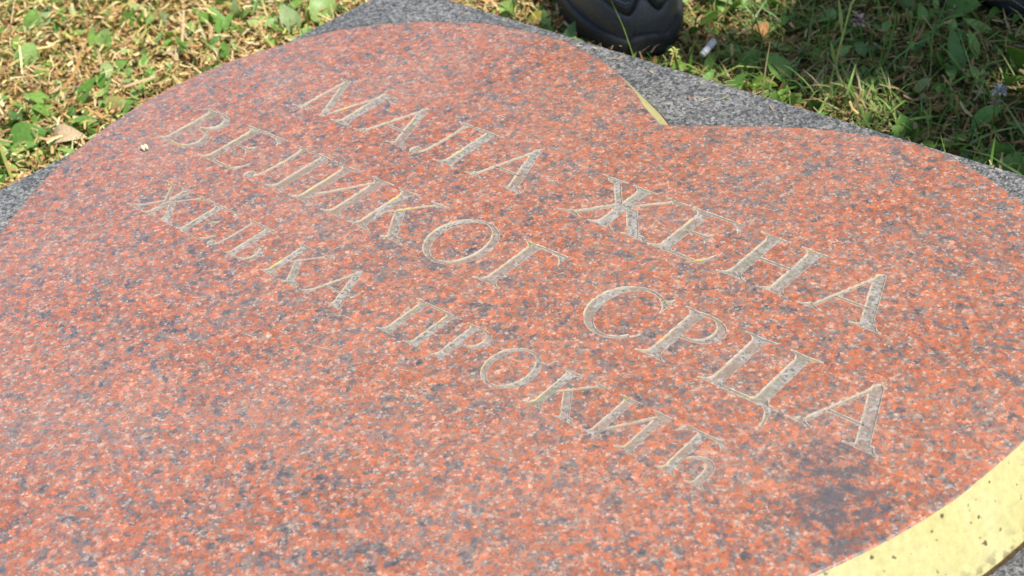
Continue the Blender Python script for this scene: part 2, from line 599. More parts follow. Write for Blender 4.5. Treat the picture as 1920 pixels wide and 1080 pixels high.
def g_E():
    return stem(0.215, sl=0.14, sr=0.10) + [hbar(0.2, 0.80, 0.972, 0.056), droptip(0.80, 1.0, -1, 0.22), hbar(0.2, 0.56, 0.52, 0.052),
            bez((0.60, 0.66), (0.53, 0.56), (0.44, 0.53)) + bez((0.44, 0.51), (0.53, 0.48), (0.60, 0.38)),
            hbar(0.2, 0.80, 0.028, 0.056), bez((0.62, 0.03), (0.78, 0.06), (0.86, 0.27)) + [(0.885, 0.27), (0.81, 0.0), (0.6, 0.0)]]


def g_N():
    return stem(0.21, sl=0.135, sr=0.13) + stem(0.80, sl=0.13, sr=0.135) + [hbar(0.2, 0.82, 0.505, 0.06)]


def g_V():
    return stem(0.20, sl=0.12, sr=0.05, top=True) + [hbar(0.2, 0.42, 0.975, 0.05), hbar(0.2, 0.46, 0.52, 0.05), hbar(0.2, 0.46, 0.025, 0.05),
            ring(0.36, 0.755, 0.33, 0.245, 0.185, 0.19, -92, 92), ring(0.40, 0.27, 0.42, 0.272, 0.245, 0.218, -92, 92)]


def g_I():
    return stem(0.215, sl=0.135, sr=0.13) + stem(0.865, sl=0.13, sr=0.135) + [[(0.22, 0.10), (0.27, 0.10), (0.86, 0.90), (0.86, 0.96), (0.80, 0.92), (0.22, 0.15)]]


def g_K():
    return stem(0.215, sl=0.135, sr=0.125) + [diag(0.30, 0.47, 0.80, 0.97, 0.07), foot(0.805, 1.0, 0.08, 0.13, 0.12, -1, 0.1),
            [(0.36, 0.56), (0.50, 0.63), (0.93, 0.02), (0.74, 0.02)], foot(0.84, 0, 0.185, 0.11, 0.12, 1, 0.12)]


def g_O():
    return [ring(0.47, 0.5, 0.475, 0.525, 0.325, 0.465, 0, 180) , ring(0.47, 0.5, 0.475, 0.525, 0.325, 0.465, 180, 360)]


def g_G():
    return stem(0.215, sl=0.14, sr=0.13, tr=0.06) + [hbar(0.2, 0.70, 0.972, 0.056), droptip(0.70, 1.0, -1, 0.25)]


def g_S():
    return [ring(0.50, 0.5, 0.505, 0.525, 0.36, 0.465, 48, 318, 0.035),
            [(0.72, 0.965)] + bez((0.72, 0.965), (0.82, 0.92), (0.865, 1.035)) + [(0.885, 0.70), (0.86, 0.70)] + bez((0.86, 0.70), (0.83, 0.84), (0.70, 0.91)),
            bez((0.86, 0.13), (0.92, 0.19), (0.94, 0.25)) + [(0.915, 0.27)] + bez((0.915, 0.27), (0.84, 0.13), (0.74, 0.10))]


def g_R():
    return stem(0.205, sl=0.13, sr=0.13, tr=0.05) + [hbar(0.2, 0.40, 0.975, 0.05), hbar(0.25, 0.40, 0.49, 0.05), ring(0.37, 0.732, 0.345, 0.268, 0.19, 0.215, -92, 92)]


def g_C():
    return stem(0.215, sl=0.135, sr=0.125) + stem(0.80, sl=0.125, sr=0.14) + [hbar(0.2, 0.9, 0.03, 0.06), [(0.84, 0.06), (1.0, 0.06), (1.075, -0.29), (1.02, -0.29)] + bez((1.02, -0.29), (0.98, -0.02), (0.84, 0.0))]


def g_LJ():
    base = [[(x - 0.06, y) for x, y in p] for p in g_L()[2:]]   # drop the top-right serif of the stem
    return stem(0.63, tl=0.0, tr=0.14, sl=0.11, sr=0.02) + [hbar(0.10, 0.74, 0.972, 0.056)] + base[2:] + [[(0.02, 1.0), (0.28, 1.0), (0.23, 0.88), (0.16, 0.88), (0.13, 0.955), (0.02, 0.975)], hbar(0.62, 0.88, 0.025, 0.05), hbar(0.62, 0.86, 0.50, 0.05), ring(0.83, 0.262, 0.34, 0.264, 0.19, 0.212, -92, 92)]


def g_P():
    return stem(0.215, sl=0.135, sr=0.12, tr=0.05) + stem(0.84, sl=0.13, sr=0.135, tl=0.05) + [hbar(0.2, 0.85, 0.972, 0.056)]


def g_TJ():
    return stem(0.40, sl=0.10, sr=0.10, top=False) + [hbar(0.06, 0.78, 0.972, 0.056), droptip(0.79, 1.0, -1, 0.2), [(0.22, 1.0), (0.06, 1.0), (0.0, 0.79)] + bez((0.02, 0.79), (0.10, 0.90), (0.22, 0.945)),
            bez((0.46, 0.40), (0.58, 0.58), (0.76, 0.58)) + bez((0.76, 0.58), (0.985, 0.56), (0.985, 0.30)) + [(0.985, 0.02), (0.84, 0.02)] + bez((0.84, 0.28), (0.84, 0.49), (0.70, 0.49)) + bez((0.70, 0.49), (0.55, 0.47), (0.46, 0.33)),
            foot(0.9125, 0, 0.145, 0.11, 0.11, 1, 0.11)]


GLYPH = dict(M=(g_M, 1.25), A=(g_A, 1.02), L=(g_L, 0.90), ZH=(g_ZH, 1.40), E=(g_E, 0.88), N=(g_N, 1.01), V=(g_V, 0.82), I=(g_I, 1.08), K=(g_K, 1.05), O=(g_O, 0.945),
             G=(g_G, 0.72), S=(g_S, 0.94), R=(g_R, 0.715), C=(g_C, 1.07), LJ=(g_LJ, 1.17), P=(g_P, 1.05), TJ=(g_TJ, 1.13))
TEXT_X0 = -1.08
LINES = [
    (1.1228, 0.0938, [("M", -5.0, 1.27), ("A", -3.64, 1.03), ("L", -2.52, 0.95), ("A", -1.42, 1.0), ("ZH", 0.30, 1.40), ("E", 1.74, 0.87), ("N", 2.78, 1.01), ("A", 3.93, 1.05)]),
    (0.9573, 0.0938, [("V", -6.08, 0.83), ("E", -5.10, 0.89), ("L", -4.09, 0.91), ("I", -3.10, 1.08), ("K", -1.92, 1.03), ("O", -0.77, 0.96), ("G", 0.37, 0.74), ("S", 1.90, 0.90), ("R", 2.91, 0.71), ("C", 3.77, 1.05), ("A", 4.92, 1.07)]),
    (0.8248, 0.0672, [("ZH", -6.81, 1.33), ("E", -5.37, 0.91), ("LJ", -4.35, 1.17), ("K", -2.90, 1.02), ("A", -1.80, 1.04), ("P", 0.13, 1.05), ("R", 1.34, 0.68), ("O", 2.26, 0.93), ("K", 3.40, 1.03), ("I", 4.55, 1.05), ("TJ", 5.71, 1.15)]),
]


def poly_inside(poly, x, y):
    ins = False
    j = len(poly) - 1
    for i in range(len(poly)):
        xi, yi = poly[i]; xj, yj = poly[j]
        if (yi > y) != (yj > y) and x < (xj - xi) * (y - yi) / (yj - yi) + xi:
            ins = not ins
        j = i
    return ins


def union_loops(polys):
    """triangulate overlapping outlines; return vertices, inside triangles and boundary edges (inside on the left)"""
    vs, es = [], []
    for p in polys:
        q = [p[0]]
        for a in p[1:]:
            if math.dist(a, q[-1]) > 1e-4: q.append(a)
        if math.dist(q[0], q[-1]) < 1e-4: q.pop()
        b = len(vs)
        # refine long edges
        for i in range(len(q)):
            a, c = q[i], q[(i + 1) % len(q)]
            n = max(1, int(math.dist(a, c) / 0.12))
            for k in range(n):
                vs.append(Vector((a[0] + (c[0] - a[0]) * k / n, a[1] + (c[1] - a[1]) * k / n)))
        m_ = len(vs) - b
        es += [(b + i, b + (i + 1) % m_) for i in range(m_)]
    ov, oe, of, *_ = delaunay_2d_cdt(vs, es, [], 0, 1e-4)
    tris = []
    for f in of:
        cx = sum(ov[i][0] for i in f) / len(f); cy = sum(ov[i][1] for i in f) / len(f)
        if any(poly_inside(p, cx, cy) for p in polys):
            a = 0.0
            for i in range(len(f)):
                p, r = ov[f[i]], ov[f[(i + 1) % len(f)]]
                a += p[0] * r[1] - r[0] * p[1]
            tris.append(tuple(f) if a > 0 else tuple(reversed(f)))
    es = set()
    for t_ in tris:
        for i in range(len(t_)):
            es.add((t_[i], t_[(i + 1) % len(t_)]))
    bound = [e for e in es if (e[1], e[0]) not in es]
    return ov, tris, bound


LETTERS = []      # (verts world xy, tris, boundary edges, cap height m)
for base, cap, chars in LINES:
    for ch, x0, w in chars:
        fn, w0 = GLYPH[ch]
        ov, tris, bound = union_loops(fn())
        k = w / w0
        pts = [Vector(((TEXT_X0 + (x0 + v[0] * k) * cap) * S, (base + v[1] * cap) * S)) for v in ov]
        LETTERS.append((pts, tris, bound, cap * S))

# ------------------------------------------------------------------ heart outline (survey units)
HEART = [(-1.628, .690), (-1.674, .764), (-1.697, .812), (-1.716, .859), (-1.735, .925), (-1.746, .985), (-1.750, 1.070), (-1.743, 1.135), (-1.716, 1.223), (-1.679, 1.304), (-1.645, 1.350),
         (-1.595, 1.393), (-1.555, 1.420), (-1.504, 1.446), (-1.465, 1.459), (-1.422, 1.467), (-1.367, 1.472), (-1.328, 1.470), (-1.262, 1.456), (-1.211, 1.436), (-1.179, 1.420),
         (-1.148, 1.400), (-1.114, 1.376), (-1.070, 1.351)]
HEART_R = [(-1.043, 1.364), (-1.003, 1.388), (-.958, 1.416), (-.904, 1.444), (-.861, 1.460), (-.790, 1.478), (-.739, 1.480), (-.703, 1.472), (-.652, 1.453), (-.598, 1.426),
           (-.53, 1.368), (-.475, 1.29), (-.438, 1.20), (-.420, 1.12), (-.418, 1.061), (-.422, 1.015), (-.431, .954), (-.446, .898), (-.466, .839), (-.487, .790)]
LOW_R = [(-.53, .70), (-.60, .585), (-.70, .45), (-.80, .335), (-.90, .235), (-1.0, .15)]
TIP = [(-1.058, .11)]
LOW_L = [(-1.12, .15), (-1.22, .235), (-1.32, .33), (-1.42, .425), (-1.50, .51), (-1.57, .60)]


def catmull(pts, per):
    out = []
    n = len(pts)
    for i in range(n - 1):
        p0 = pts[max(0, i - 1)]; p1 = pts[i]; p2 = pts[i + 1]; p3 = pts[min(n - 1, i + 2)]
        for k in range(per):
            u = k / per
            out.append(tuple(0.5 * (2 * p1[d] + (p2[d] - p0[d]) * u + (2 * p0[d] - 5 * p1[d] + 4 * p2[d] - p3[d]) * u * u + (3 * p1[d] - p0[d] - 3 * p2[d] + p3[d]) * u ** 3) for d in (0, 1)))
    return out


def heart_ring():
    left = TIP + LOW_L + HEART            # tip -> left lobe -> cleft
    right = [HEART[-1]] + HEART_R + LOW_R + TIP
    a = catmull(left, 16)
    b = catmull(right, 16)
    pts = [np.array(p) * S for p in a + b]
    # even out
    out = [pts[0]]
    for p in pts[1:]:
        if np.linalg.norm(p - out[-1]) > 0.0022: out.append(p)
    return out


def build_heart():
    ringp = heart_ring()
    N = len(ringp)
    P = np.array(ringp)
    # a light smoothing of the traced line, keeping the cleft and the tip sharp
    cleft = int(np.argmin(np.linalg.norm(P - np.array(HEART[-1]) * S, axis=1)))
    for _ in range(12):
        Q = (np.roll(P, 1, 0) + 2 * P + np.roll(P, -1, 0)) / 4
        for i in (0, cleft): Q[i] = P[i]
        P = Q
    T = np.roll(P, -1, 0) - np.roll(P, 1, 0)
    T /= np.linalg.norm(T, axis=1)[:, None]
    Nn = np.stack([-T[:, 1], T[:, 0]], 1)            # outward (ring runs clockwise seen from above: tip, left, cleft, right)
    c = P.mean(0)
    if ((P - c) * Nn).sum() < 0: Nn = -Nn
    # chipped arris on the top edge
    jit = rng.normal(0, 0.00022, N)
    chip = np.zeros(N)
    for _ in range(90):
        i0 = rng.integers(0, N); L_ = rng.integers(1, 4); dpt = rng.uniform(0.0004, 0.0013)
        for k in range(-L_, L_ + 1): chip[(i0 + k) % N] = max(chip[(i0 + k) % N], dpt * (1 - abs(k) / (L_ + 1)))
    top = P - Nn * (chip + np.abs(jit))[:, None]
    # --- red top with the letters cut out
    vs = [Vector(p) for p in top]
    es = [(i, (i + 1) % N) for i in range(N)]
    boxes = []
    for pts, tris, bound, cap in LETTERS:
        used = sorted({i for e in bound for i in e})
        mp = {}
        for i in used:
            mp[i] = len(vs); vs.append(pts[i])
        es += [(mp[a], mp[b]) for a, b in bound]
        xs = [pts[i].x for i in used]; ys = [pts[i].y for i in used]
        boxes.append((min(xs), max(xs), min(ys), max(ys)))
    K = 100.0
    ov, oe, of, *_ = delaunay_2d_cdt([v * K for v in vs], es, [], 1, 1e-5)
    ov = [v / K for v in ov]
    faces = []
    for f in of:
        cx = sum(ov[i].x for i in f) / len(f); cy = sum(ov[i].y for i in f) / len(f)
        hit = False
        for (pts, tris, bound, cap), (x0, x1, y0, y1) in zip(LETTERS, boxes):
            if x0 <= cx <= x1 and y0 <= cy <= y1:
                cnt = 0
                for a, b in bound:
                    A, B = pts[a], pts[b]
                    if (A.y > cy) != (B.y > cy) and cx < (B.x - A.x) * (cy - A.y) / (B.y - A.y) + A.x: cnt += 1
                if cnt % 2: hit = True; break
        if not hit and poly_inside([tuple(p) for p in top], cx, cy):
            a = 0.0
            for i in range(len(f)):
                p, r = ov[f[i]], ov[f[(i + 1) % len(f)]]
                a += p.x * r.y - r.x * p.y
            faces.append(tuple(f) if a > 0 else tuple(reversed(f)))
    heart = mesh_obj("heart_stone", [(v.x, v.y, Z_HEART) for v in ov], faces, M_RED)
    tag(heart, "large heart shaped slab of red speckled granite with three engraved lines of lettering", "memorial stone")
    # --- worn arris between the polished top and the flank
    AR = 0.0011
    arz = 0.0009
    ar = P + Nn * (AR - chip * 0.6 + rng.normal(0, 0.00012, N))[:, None]
    V = [(p[0], p[1], Z_HEART) for p in top] + [((p[0] + q[0]) / 2 + n_[0] * 0.0002, (p[1] + q[1]) / 2 + n_[1] * 0.0002, Z_HEART - arz * 0.3) for p, q, n_ in zip(top, ar, Nn)] + [(p[0], p[1], Z_HEART - arz) for p in ar]
    mesh_obj("worn_arris", V, [(k * N + i, k * N + (i + 1) % N, (k + 1) * N + (i + 1) % N, (k + 1) * N + i) for k in range(2) for i in range(N)], M_RED, heart, True)
    # --- gilded, sloping flank
    OUT = 0.046 * S
    rows = 5
    verts = []
    for k in range(rows):
        u = k / (rows - 1)
        for i in range(N):
            wob = 0.0 if k in (0, rows - 1) else rng.normal(0, 0.00025)
            base = ar[i] * (1 - min(1, u * 4)) + (P[i] + Nn[i] * AR) * min(1, u * 4)
            q = base + Nn[i] * ((OUT - AR) * u + wob)
            z = Z_HEART - arz + (Z_SLAB + 0.0012 - Z_HEART + arz) * u
            verts.append((q[0], q[1], z))
    fl = [(k * N + i, k * N + (i + 1) % N, (k + 1) * N + (i + 1) % N, (k + 1) * N + i) for k in range(rows - 1) for i in range(N)]
    o = mesh_obj("gilded_edge", verts, fl, M_GOLD, heart)
    o["label"] = "sloping edge painted pale gold with brown dirt specks"
    # --- dirty joint where the heart meets the slab
    verts = []
    for r, z in ((OUT - 0.001, 0.0016), (OUT + 0.0011, 0.0011), (OUT + 0.0019, -0.0005)):
        for i in range(N):
            q = P[i] + Nn[i] * (r + (rng.normal(0, 0.00025) if r > OUT else 0))
            verts.append((q[0], q[1], Z_SLAB + z))
    fl = [(k * N + i, k * N + (i + 1) % N, (k + 1) * N + (i + 1) % N, (k + 1) * N + i) for k in range(2) for i in range(N)]
    mesh_obj("joint_line", verts, fl, M_JOINT, heart)
    # --- each engraved letter: chipped rim, wall, rough floor
    for pts, tris, bound, cap in LETTERS:
        nrm = {}
        for a, b in bound:
            d = (pts[b] - pts[a])
            if d.length < 1e-9: continue
            d.normalize()
            n = Vector((-d.y, d.x))                       # inside lies to the left
            for i in (a, b): nrm.setdefault(i, []).append(n)
        off = {}
        for i, ns in nrm.items():
            s = sum(ns, Vector((0, 0)))
            if s.length < 1e-3: s = ns[0].copy()
            s.normalize()
            k = 1.0 / max(0.55, s.dot(ns[0]))
            off[i] = s * k
        big = cap > 0.045
        r1, r2 = (0.00056, 0.00092) if big else (0.00038, 0.00062)
        d1, d2 = (0.00016, 0.00105) if big else (0.00012, 0.0008)
        verts, faces, mats = [], [], []
        idx = [{}, {}, {}]
        for i in nrm:
            for lv, (rr, dd) in enumerate(((0, 0), (r1, d1), (r2, d2))):
                p = pts[i] + off[i] * rr
                idx[lv][i] = len(verts)
                verts.append((p.x, p.y, Z_HEART - dd))
        for a, b in bound:
            if a not in nrm or b not in nrm: continue
            faces.append((idx[0][a], idx[0][b], idx[1][b], idx[1][a])); mats.append(0)
            faces.append((idx[1][a], idx[1][b], idx[2][b], idx[2][a])); mats.append(1)
        inner = {}
        for t_ in tris:
            f = []
            for i in t_:
                if i in idx[2]: f.append(idx[2][i])
                else:
                    if i not in inner:
                        inner[i] = len(verts); verts.append((pts[i].x, pts[i].y, Z_HEART - d2))
                    f.append(inner[i])
            faces.append(tuple(f)); mats.append(2)
        o = mesh_obj("engraved_letter", verts, faces, None, heart)
        for mm in (M_RIM, M_WALL, M_FLOOR): o.data.materials.append(mm)
        o.data.polygons.foreach_set('material_index', mats)
    return P
HEART_P = build_heart()

SCRATCHES = [((728, 690), (818, 708)), ((792, 618), (770, 612)), ((690, 712), (728, 716)), ((560, 640), (640, 660)), ((1020, 520), (1068, 506)), ((1240, 420), (1262, 436)), ((782, 100), (800, 92)), ((600, 480), (668, 452)),
             ((1340, 300), (1388, 282)), ((905, 300), (948, 316)), ((640, 590), (672, 606)), ((430, 610), (500, 640)), ((1560, 460), (1592, 452)), ((1120, 720), (1150, 700)), ((860, 760), (900, 772))]


def build_scratches():
    heart = bpy.data.objects["heart_stone"]
    for (a, b) in SCRATCHES:
        p, q = at_z(*a, Z_HEART), at_z(*b, Z_HEART)
        d = (q - p).normalized(); n = Vector((-d.y, d.x, 0))
        L, R_ = [], []
        bend = rng.normal(0, 0.0009)
        for k in range(9):
            u = k / 8
            c = p.lerp(q, u) + n * (bend * math.sin(math.pi * u) + rng.normal(0, 0.00008))
            w = 0.00028 * math.sin(math.pi * (0.06 + 0.88 * u)) * rng.uniform(0.5, 1.2)
            L.append(c + n * w + Vector((0, 0, 0.00012))); R_.append(c - n * w + Vector((0, 0, 0.00012)))
        mesh_obj("scratch", L + R_, [(k, k + 1, 10 + k, 9 + k) for k in range(8)], M_RIM, heart)
build_scratches()

# ------------------------------------------------------------------ unseen trees added to darken the reflection in the polished stone
M_BARK = mat_plain("bark", (0.10, 0.075, 0.055), 0.95, 0.1, 30, 0.4, (0.8, 0.02))
REFLECTION_TREES = [("unseen broad tree added at the left to darken the reflection in the stone", -5.0, 6.7, 9.5, 3.1), ("unseen tall tree added in the middle to darken the reflection in the stone", -0.6, 8.4, 10.5, 3.4), ("unseen slim tree added at the right to darken the reflection in the stone", 4.2, 7.6, 8.5, 2.8)]


def build_reflection_tree(label, x, y, h, rad):
    root = empty("added_reflection_tree", (x, y, 0))
    tag(root, label, "tree", "trees added for the reflection in the stone")
    pts = [Vector((0, 0, -0.1)), Vector((0.05, 0, h * .2)), Vector((-0.05, 0.08, h * .45)), Vector((0.05, 0.02, h * .7)), Vector((0, 0, h * .92))]
    V, F = tube(pts, [h * .028, h * .022, h * .017, h * .010, h * .003], 10)
    for k in range(9):
        az = k * 2.4; b = pts[1].lerp(pts[3], (k + 1) / 10)
        e = b + Vector((math.cos(az), math.sin(az), 0.55)) * rad * .75
        v2, f2 = tube([b, b.lerp(e, .5) + Vector((0, 0, .1)), e], [h * .009, h * .006, h * .002], 6)
        o_ = len(V); V += v2; F += [tuple(i + o_ for i in q) for q in f2]
    mesh_obj("trunk", V, F, M_BARK, root, True)
    n = 7000
    cl = rng.normal(0, 1, (46, 3)); cl /= np.linalg.norm(cl, axis=1)[:, None]
    cl = cl * rng.uniform(.45, 1.0, (46, 1)) * np.array([rad, rad, h * .36]) + np.array([0, 0, h * .62])
    ctr = cl[rng.integers(0, 46, n)] + rng.normal(0, rad * .17, (n, 3))
    a_ = rng.normal(0, 1, (n, 3)); a_ /= np.linalg.norm(a_, axis=1)[:, None]
    b_ = np.cross(a_, rng.normal(0, 1, (n, 3))); b_ /= np.linalg.norm(b_, axis=1)[:, None]
    sz = rng.uniform(.07, .15, (n, 1))
    V = np.stack([ctr - a_ * sz, ctr + b_ * sz * .5, ctr + a_ * sz, ctr - b_ * sz * .5], 1).reshape(-1, 3)
    F = np.arange(4 * n).reshape(-1, 4)
    o = mesh_obj("crown", V, [tuple(q) for q in F], M_LEAF, root)
    at = o.data.attributes.new('tint', 'FLOAT_COLOR', 'POINT')
    c = np.ones((n, 4, 4)); c[..., :3] = (np.array([.07, .12, .03]) * rng.uniform(.6, 1.4, (n, 1)))[:, None, :]
    at.data.foreach_set('color', c.ravel())


for t_ in REFLECTION_TREES: build_reflection_tree(*t_)

# ------------------------------------------------------------------ vegetation: the sward as one mass, notable plants one by one
SLAB_XY = [(x * S, y * S) for x, y in SLAB]
BOOTS = []         # (centre xy, direction) filled further down, used to keep blades out of the boots


def in_slab(x, y, grow=0.0):
    c = np.array(SLAB_XY).mean(0)
    ok = np.ones(len(x), bool)
    P = SLAB_XY
    for i in range(4):
        a, b = np.array(P[i]), np.array(P[(i + 1) % 4])
        e = b - a; n = np.array([e[1], -e[0]]) / np.linalg.norm(e)
        if (c - a) @ n > 0: n = -n
        ok &= ((x - a[0]) * n[0] + (y - a[1]) * n[1]) < grow
    return ok


def scatter(n_near, n_far):
    """points on the grass round the slab: dense beside it, thinner outwards"""
    x = np.concatenate([rng.uniform(-1.75, -0.05, n_near), rng.uniform(-2.9, 1.3, n_far)])
    y = np.concatenate([rng.uniform(0.25, 1.50, n_near), rng.uniform(-0.9, 2.6, n_far)])
    k = ~in_slab(x, y, 0.002)
    # nothing grows right under the lens
    k &= ~((np.hypot(x, y) < 0.30))
    return x[k], y[k]


def strips(name, x, y, z0, length, width, az, pitch, curl, tint, mat, nseg=3, taper=True, roll=None):
    """many thin bent ribbons in one mesh; every piece has its own size, bend and tint"""
    n = len(x)
    if roll is None: roll = rng.uniform(-0.9, 0.9, n)
    pos = np.stack([x, y, z0], 1)
    pts = [pos.copy()]
    p = pitch.copy()
    seg = length / nseg
    for k in range(nseg):
        d = np.stack([np.cos(az) * np.cos(p), np.sin(az) * np.cos(p), np.sin(p)], 1)
        pos = pos + d * seg[:, None]
        pts.append(pos.copy())
        p = p + curl / nseg
    side = np.stack([-np.sin(az) * np.cos(roll), np.cos(az) * np.cos(roll), np.sin(roll)], 1)
    V = np.zeros((n, nseg + 1, 2, 3))
    for k in range(nseg + 1):
        u = k / nseg
        w = width * ((1 - u) ** 0.6 * 0.92 + 0.08 if taper else (0.55 + 0.45 * math.sin(math.pi * (0.15 + 0.7 * u))))
        V[:, k, 0] = pts[k] - side * (w / 2)[:, None]
        V[:, k, 1] = pts[k] + side * (w / 2)[:, None]
    V[..., 2] = np.maximum(V[..., 2], 0.0005)
    nv = (nseg + 1) * 2
    V = V.reshape(-1, 3)
    base = (np.arange(n) * nv)[:, None, None]
    quad = np.array([[2 * k, 2 * k + 1, 2 * k + 3, 2 * k + 2] for k in range(nseg)])[None]
    F = (base + quad).reshape(-1, 4)
    me = bpy.data.meshes.new(name)
    me.vertices.add(len(V)); me.vertices.foreach_set('co', V.ravel())
    me.loops.add(F.size); me.loops.foreach_set('vertex_index', F.ravel().astype(np.int32))
    me.polygons.add(len(F))
    me.polygons.foreach_set('loop_start', np.arange(0, F.size, 4, dtype=np.int32))
    me.polygons.foreach_set('loop_total', np.full(len(F), 4, dtype=np.int32))
    me.update(calc_edges=True)
    a = me.attributes.new('tint', 'FLOAT_COLOR', 'POINT')
    C = np.ones((n, nv, 4)); C[:, :, :3] = tint[:, None, :]
    a.data.foreach_set('color', C.ravel())
    me.polygons.foreach_set('use_smooth', np.ones(len(F), bool))
    me.materials.append(mat)
    return link(bpy.data.objects.new(name, me))


def pick(cols, wts, n, var=0.18):
    cols = np.array(cols); i = rng.choice(len(cols), n, p=np.array(wts) / sum(wts))
    return np.clip(cols[i] * rng.uniform(1 - var, 1 + var, (n, 1)) * rng.uniform(0.94, 1.06, (n, 3)), 0, 1)


def patch(x, y, s=9.0, ph=0.0):
    return 0.5 + 0.5 * np.sin(x * s + 2 * np.sin(y * s * 0.7 + ph) + ph) * np.cos(y * s * 0.9 - 1.5 * np.sin(x * s * 0.6) + ph)


def build_litter():
    x, y = scatter(150000, 42000)
    right = np.clip((x + 0.95) / 0.2, 0, 1) * (y > 0.85)
    k = rng.random(len(x)) > 0.6 * right
    x, y = x[k], y[k]
    n = len(x)
    ln = rng.gamma(2.6, 0.0034, n) + 0.003
    big = rng.random(n) < 0.05
    ln[big] *= 2.2
    tint = pick([(0.46, 0.32, 0.17), (0.55, 0.42, 0.25), (0.36, 0.20, 0.10), (0.42, 0.25, 0.15), (0.24, 0.12, 0.06), (0.62, 0.52, 0.36), (0.36, 0.34, 0.13), (0.50, 0.34, 0.26)], [5, 5, 4, 3, 2, 2.6, 3.2, 2], n, 0.22) * np.array([1.30, 1.32, 1.0]) * np.where((x > -0.84) & (y > 0.85), 0.55, 1.0)[:, None]  # tint darkened where the right-hand shade falls
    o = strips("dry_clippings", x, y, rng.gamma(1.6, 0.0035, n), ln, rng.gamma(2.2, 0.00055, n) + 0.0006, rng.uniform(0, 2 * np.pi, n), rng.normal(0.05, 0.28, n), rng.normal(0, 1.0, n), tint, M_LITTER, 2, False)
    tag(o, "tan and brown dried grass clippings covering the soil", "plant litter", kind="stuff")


def build_slab_clippings():
    n = 70
    x = rng.uniform(SLAB_XY[3][0] + 0.006, SLAB_XY[2][0], n)
    y = np.where(rng.random(n) < 0.7, 0.870 - rng.gamma(1.3, 0.012, n), rng.uniform(0.80, 0.868, n))
    ok = np.array([not poly_inside([tuple(p) for p in HEART_P], a, b) and min(np.linalg.norm(HEART_P - np.array([a, b]), axis=1)) > 0.03 for a, b in zip(x, y)])
    x, y = x[ok], y[ok]
    n = len(x)
    tint = pick([(0.50, 0.40, 0.24), (0.36, 0.22, 0.12), (0.30, 0.34, 0.12)], [3, 2, 1], n, 0.2)
    o = strips("stray_clippings", x, y, np.full(n, Z_SLAB + 0.0012), rng.gamma(2.5, 0.002, n) + 0.002, rng.uniform(0.0006, 0.0016, n), rng.uniform(0, 2 * np.pi, n), rng.normal(0.05, 0.06, n), rng.normal(0, 0.2, n), tint, M_LITTER, 2, False, np.zeros(n))
    tag(o, "stray dry grass clippings lying on the grey slab", "plant litter", kind="stuff")


def build_blades():
    x, y = scatter(64000, 30000)
    g = patch(x, y, 8.0)
    right = np.clip((x + 0.95) / 0.25, 0, 1)          # the lawn is greener and longer beside the top edge of the slab
    keep = rng.random(len(x)) < (0.25 + 0.45 * g) * (0.40 + 0.75 * right)
    x, y = x[keep], y[keep]
    right = right[keep]
    # no tall blades where the boots stand
    k = np.ones(len(x), bool)
    for (cx, cy), (dx, dy) in BOOTS:
        u = (x - cx) * dx + (y - cy) * dy
        v = -(x - cx) * dy + (y - cy) * dx
        k &= ~((np.abs(u) < 0.17) & (np.abs(v) < 0.06))
    x, y, right = x[k], y[k], right[k]
    n = len(x)
    ln = rng.gamma(3.6, 0.0055, n) * (0.7 + 0.65 * right) + 0.005
    pitch = rng.uniform(0.1, 1.35, n)
    tint = pick([(0.13, 0.24, 0.035), (0.19, 0.31, 0.055), (0.08, 0.18, 0.025), (0.27, 0.36, 0.10), (0.42, 0.36, 0.16), (0.20, 0.33, 0.11)], [4, 4, 4, 2, 1.2, 2], n, 0.2) * np.where(x < -0.9, 1.25, 1.0)[:, None]  # sunny left side brightened in the blade tint
    o = strips("grass", x, y, np.zeros(n), ln, rng.uniform(0.0010, 0.0034, n), rng.uniform(0, 2 * np.pi, n), pitch, rng.normal(-0.9, 0.7, n), tint, M_BLADE, 3, True)
    tag(o, "short green and yellowing grass growing through the clippings", "grass", kind="stuff")


def leaf_arrays(base, tip, width, up, fold=0.25, arch=0.12, n=7, wave=0.0, shape=1.0, stalk=0.12):
    """ovate leaf with a pressed-in midrib, running from base to tip"""
    base = np.array(base, float); tip = np.array(tip, float)
    ax = tip - base; L = np.linalg.norm(ax); ax /= L
    up = np.array(up, float)
    side = np.cross(ax, up); side /= max(1e-6, np.linalg.norm(side))
    nrm = np.cross(side, ax)
    V, F = [], []
    for k in range(n + 1):
        u = k / n
        c = base + ax * L * u + nrm * L * arch * math.sin(math.pi * u)
        if u < stalk: w = 0.06
        else:
            q = (u - stalk) / (1 - stalk)
            w = math.sin(math.pi * min(1, max(0, q)) ** (0.72 * shape)) ** 0.85 + 0.03
        w *= width / 2
        wv = wave * math.sin(u * 11)
        V.append(c - side * w + nrm * (w * fold + wv * width))
        V.append(c)
        V.append(c + side * w + nrm * (w * fold - wv * width))
    for k in range(n):
        a = 3 * k
        F += [(a, a + 1, a + 4, a + 3), (a + 1, a + 2, a + 5, a + 4)]
    return V, F


